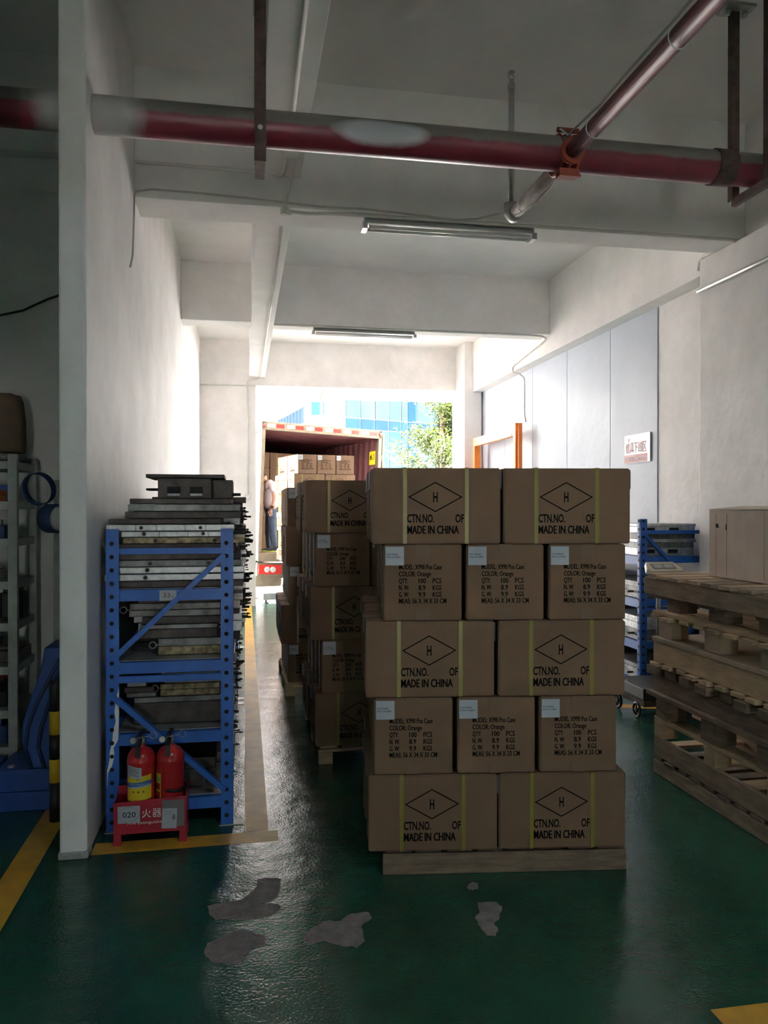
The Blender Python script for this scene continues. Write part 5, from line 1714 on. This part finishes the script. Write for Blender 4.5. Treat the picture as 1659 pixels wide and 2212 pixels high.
MB().tube([(0.008, 0.215, 0.875), (0.016, 0.215, 0.85)], 0.034, 14).box(-0.015, 0.04, 0.243, 0.258, 0.845, 0.885).build('watch', M_black, ps)

# ================================================================== OUTSIDE: canopy, buildings, tree
cn = empty('door_canopy', (0, 13.15, 0))
tag(cn, 'translucent white canopy above the loading door', 'canopy')
MB().add([(-0.6, 0, 3.92), (4.6, 0, 3.92), (4.6, 1.5, 3.68), (-0.6, 1.5, 3.68), (-0.6, 0, 3.926), (4.6, 0, 3.926), (4.6, 1.5, 3.686), (-0.6, 1.5, 3.686)], [(0, 3, 2, 1), (4, 5, 6, 7), (0, 1, 5, 4), (1, 2, 6, 5), (2, 3, 7, 6), (3, 0, 4, 7)]).build('sheet', M_canopy, cn)
for x in (-0.3, 0.55, 1.4, 2.25, 3.1, 3.95):
    MB().bar((x, 0.0, 3.895), (x, 1.48, 3.66), 0.03, 0.035).build('bracket', M_cream, cn)
MB().bar((-0.6, 1.49, 3.67), (4.6, 1.49, 3.67), 0.03, 0.03).build('edge_rail', M_cream, cn)


def at(u, D, z=None, v=None):
    p = Vector((0, 0, 1.6)) + (Fv + Rv * ((u - 829.5) / 1680.0)) * D
    if v is not None:
        p.z = 1.6 - (v - 1098) * D / 1680.0
    else:
        p.z = z
    return p


def facade_building(name, label, A, B, depth, ztop, m):
    """box building whose front runs A->B (xy), going back by depth to the far side"""
    A, B = Vector((A[0], A[1], 0)), Vector((B[0], B[1], 0))
    r_ = (B - A).normalized()
    back = Vector((-r_.y, r_.x, 0))
    o = empty(name, A, (0, 0, math.atan2(r_.y, r_.x)))
    tag(o, label, 'building')
    L_ = (B - A).length
    MB().box(0, L_, 0, depth, -0.28, ztop).build('wall', m, o)
    MB().box(-0.2, L_ + 0.2, -0.2, depth, ztop, ztop + 0.35).build('parapet', m, o)
    return o, L_


# long white block receding to the left
A = at(566, 62, 0); B = at(664, 47.5, 0)
wb, L_ = facade_building('white_building', 'long white building with rows of narrow windows behind the container', A, B, 1.2, 8.6, M_bwhite)
n_w = 15
for row, (z0, z1) in enumerate(((6.9, 7.9), (4.9, 6.3), (2.6, 4.0))):
    for i in range(n_w):
        x = 0.6 + i * (L_ - 1.2) / n_w
        w_ = MB().box(x, x + (L_ / n_w) * (0.42 if row else 0.7), -0.06, 0.05, z0, z1).build('window', M_bwin, wb)
# nearer white block with the blue window
A = at(664, 47, 0); B = at(745, 47.6, 0)
wc = MB().box(0, (B - A).length, 0.1, 5, -0.28, 14).build('tower_wall', M_bwhite, wb)
r_ = (B - A).normalized()
wc.matrix_local = Matrix.Rotation(-wb.rotation_euler.z, 4, 'Z') @ Matrix.Translation(Vector((A.x, A.y, 0)) - wb.location) @ Matrix.Rotation(math.atan2(r_.y, r_.x), 4, 'Z')
for (xa, xb) in ((0.25, 0.78), (0.95, 1.05)):
    for (z0, z1) in ((7.25, 8.05), (9.8, 10.6), (4.7, 5.5)):
        MB().box(xa, xb, -0.05, 0.05, z0, z1).build('window', M_bwinb, wc)
# glass building
A = at(746, 60, 0); B = at(985, 66, 0)
gb, L3 = facade_building('glass_building', 'blue glass curtain-wall building behind the tree', A, B, 14, 13, M_mull)
cols = [746, 775.5, 804.5, 834, 860, 874, 893, 934, 985]
rows = [0.3, 2.6, 4.6, 6.2, 7.75, 8.6, 10.3, 12.6]
for ci in range(len(cols) - 1):
    xa, xb = (cols[ci] - 746) / 239 * L3, (cols[ci + 1] - 746) / 239 * L3
    for ri in range(len(rows) - 1):
        m_ = M_gblue if ri == 4 else (M_gcyan if ri in (5, 6) or ci >= 6 else M_gmid)
        if ci == 5:
            m_ = M_gdark
        MB().box(xa + 0.04, xb - 0.04, -0.08 - 0.01 * ((ci + ri) % 2), 0.02, rows[ri] + 0.04, rows[ri + 1] - 0.04).build('glass_pane', m_, gb)

# tree by the gate
tx_, ty_ = 4.75, 18.6
tr = empty('leafy_tree', (tx_, ty_, -0.27))
tag(tr, 'bright green leafy tree outside, right of the container', 'tree')
tk_ = MB().tube([(0, 0, 0), (0.04, 0.02, 1.0), (0.0, 0.05, 2.0), (0.05, 0.0, 3.0), (0.02, 0, 4.2)], 0.1, 10, radii=[0.13, 0.11, 0.09, 0.07, 0.03])
rnd = random.Random(11)
clusters = []
for i in range(34):
    z = rnd.uniform(1.5, 4.6)
    a = rnd.uniform(0, 2 * math.pi)
    ext = (1.35 - abs(z - 2.6) * 0.32) * rnd.uniform(0.45, 1.0)
    e = (ext * math.cos(a), ext * math.sin(a), z + ext * 0.25)
    tk_.tube([(0.02, 0.02, z - 0.4), (e[0] * 0.5, e[1] * 0.5, z + 0.1), e], 0.02, 6, radii=[0.03, 0.02, 0.006])
    for q in range(5):
        f_ = 0.45 + 0.14 * q
        clusters.append((e[0] * f_ + rnd.uniform(-.1, .1), e[1] * f_ + rnd.uniform(-.1, .1), z - 0.4 + (e[2] - z + 0.4) * f_ + rnd.uniform(-.05, .15)))
tk_.build('trunk', M_bark, tr)
lf = MB()
for c in clusters:
    for k in range(52):
        a = rnd.uniform(0, 2 * math.pi)
        d = Vector((math.cos(a), math.sin(a), rnd.uniform(-0.75, 0.15))).normalized()
        s_ = d.cross(Vector((0, 0, 1))).normalized()
        p0 = Vector(c) + Vector((rnd.gauss(0, .15), rnd.gauss(0, .15), rnd.gauss(0, .11)))
        l_, w_ = rnd.uniform(0.09, 0.16), rnd.uniform(0.018, 0.03)
        p1 = p0 + d * l_ * 0.5 + Vector((0, 0, 0.01))
        p2 = p0 + d * l_ - Vector((0, 0, 0.015))
        lf.add([p0, p1 + s_ * w_, p2, p1 - s_ * w_], [(0, 1, 2, 3)])
lo_ = lf.build('foliage', M_leaf, tr)
lo_['kind'] = 'stuff'
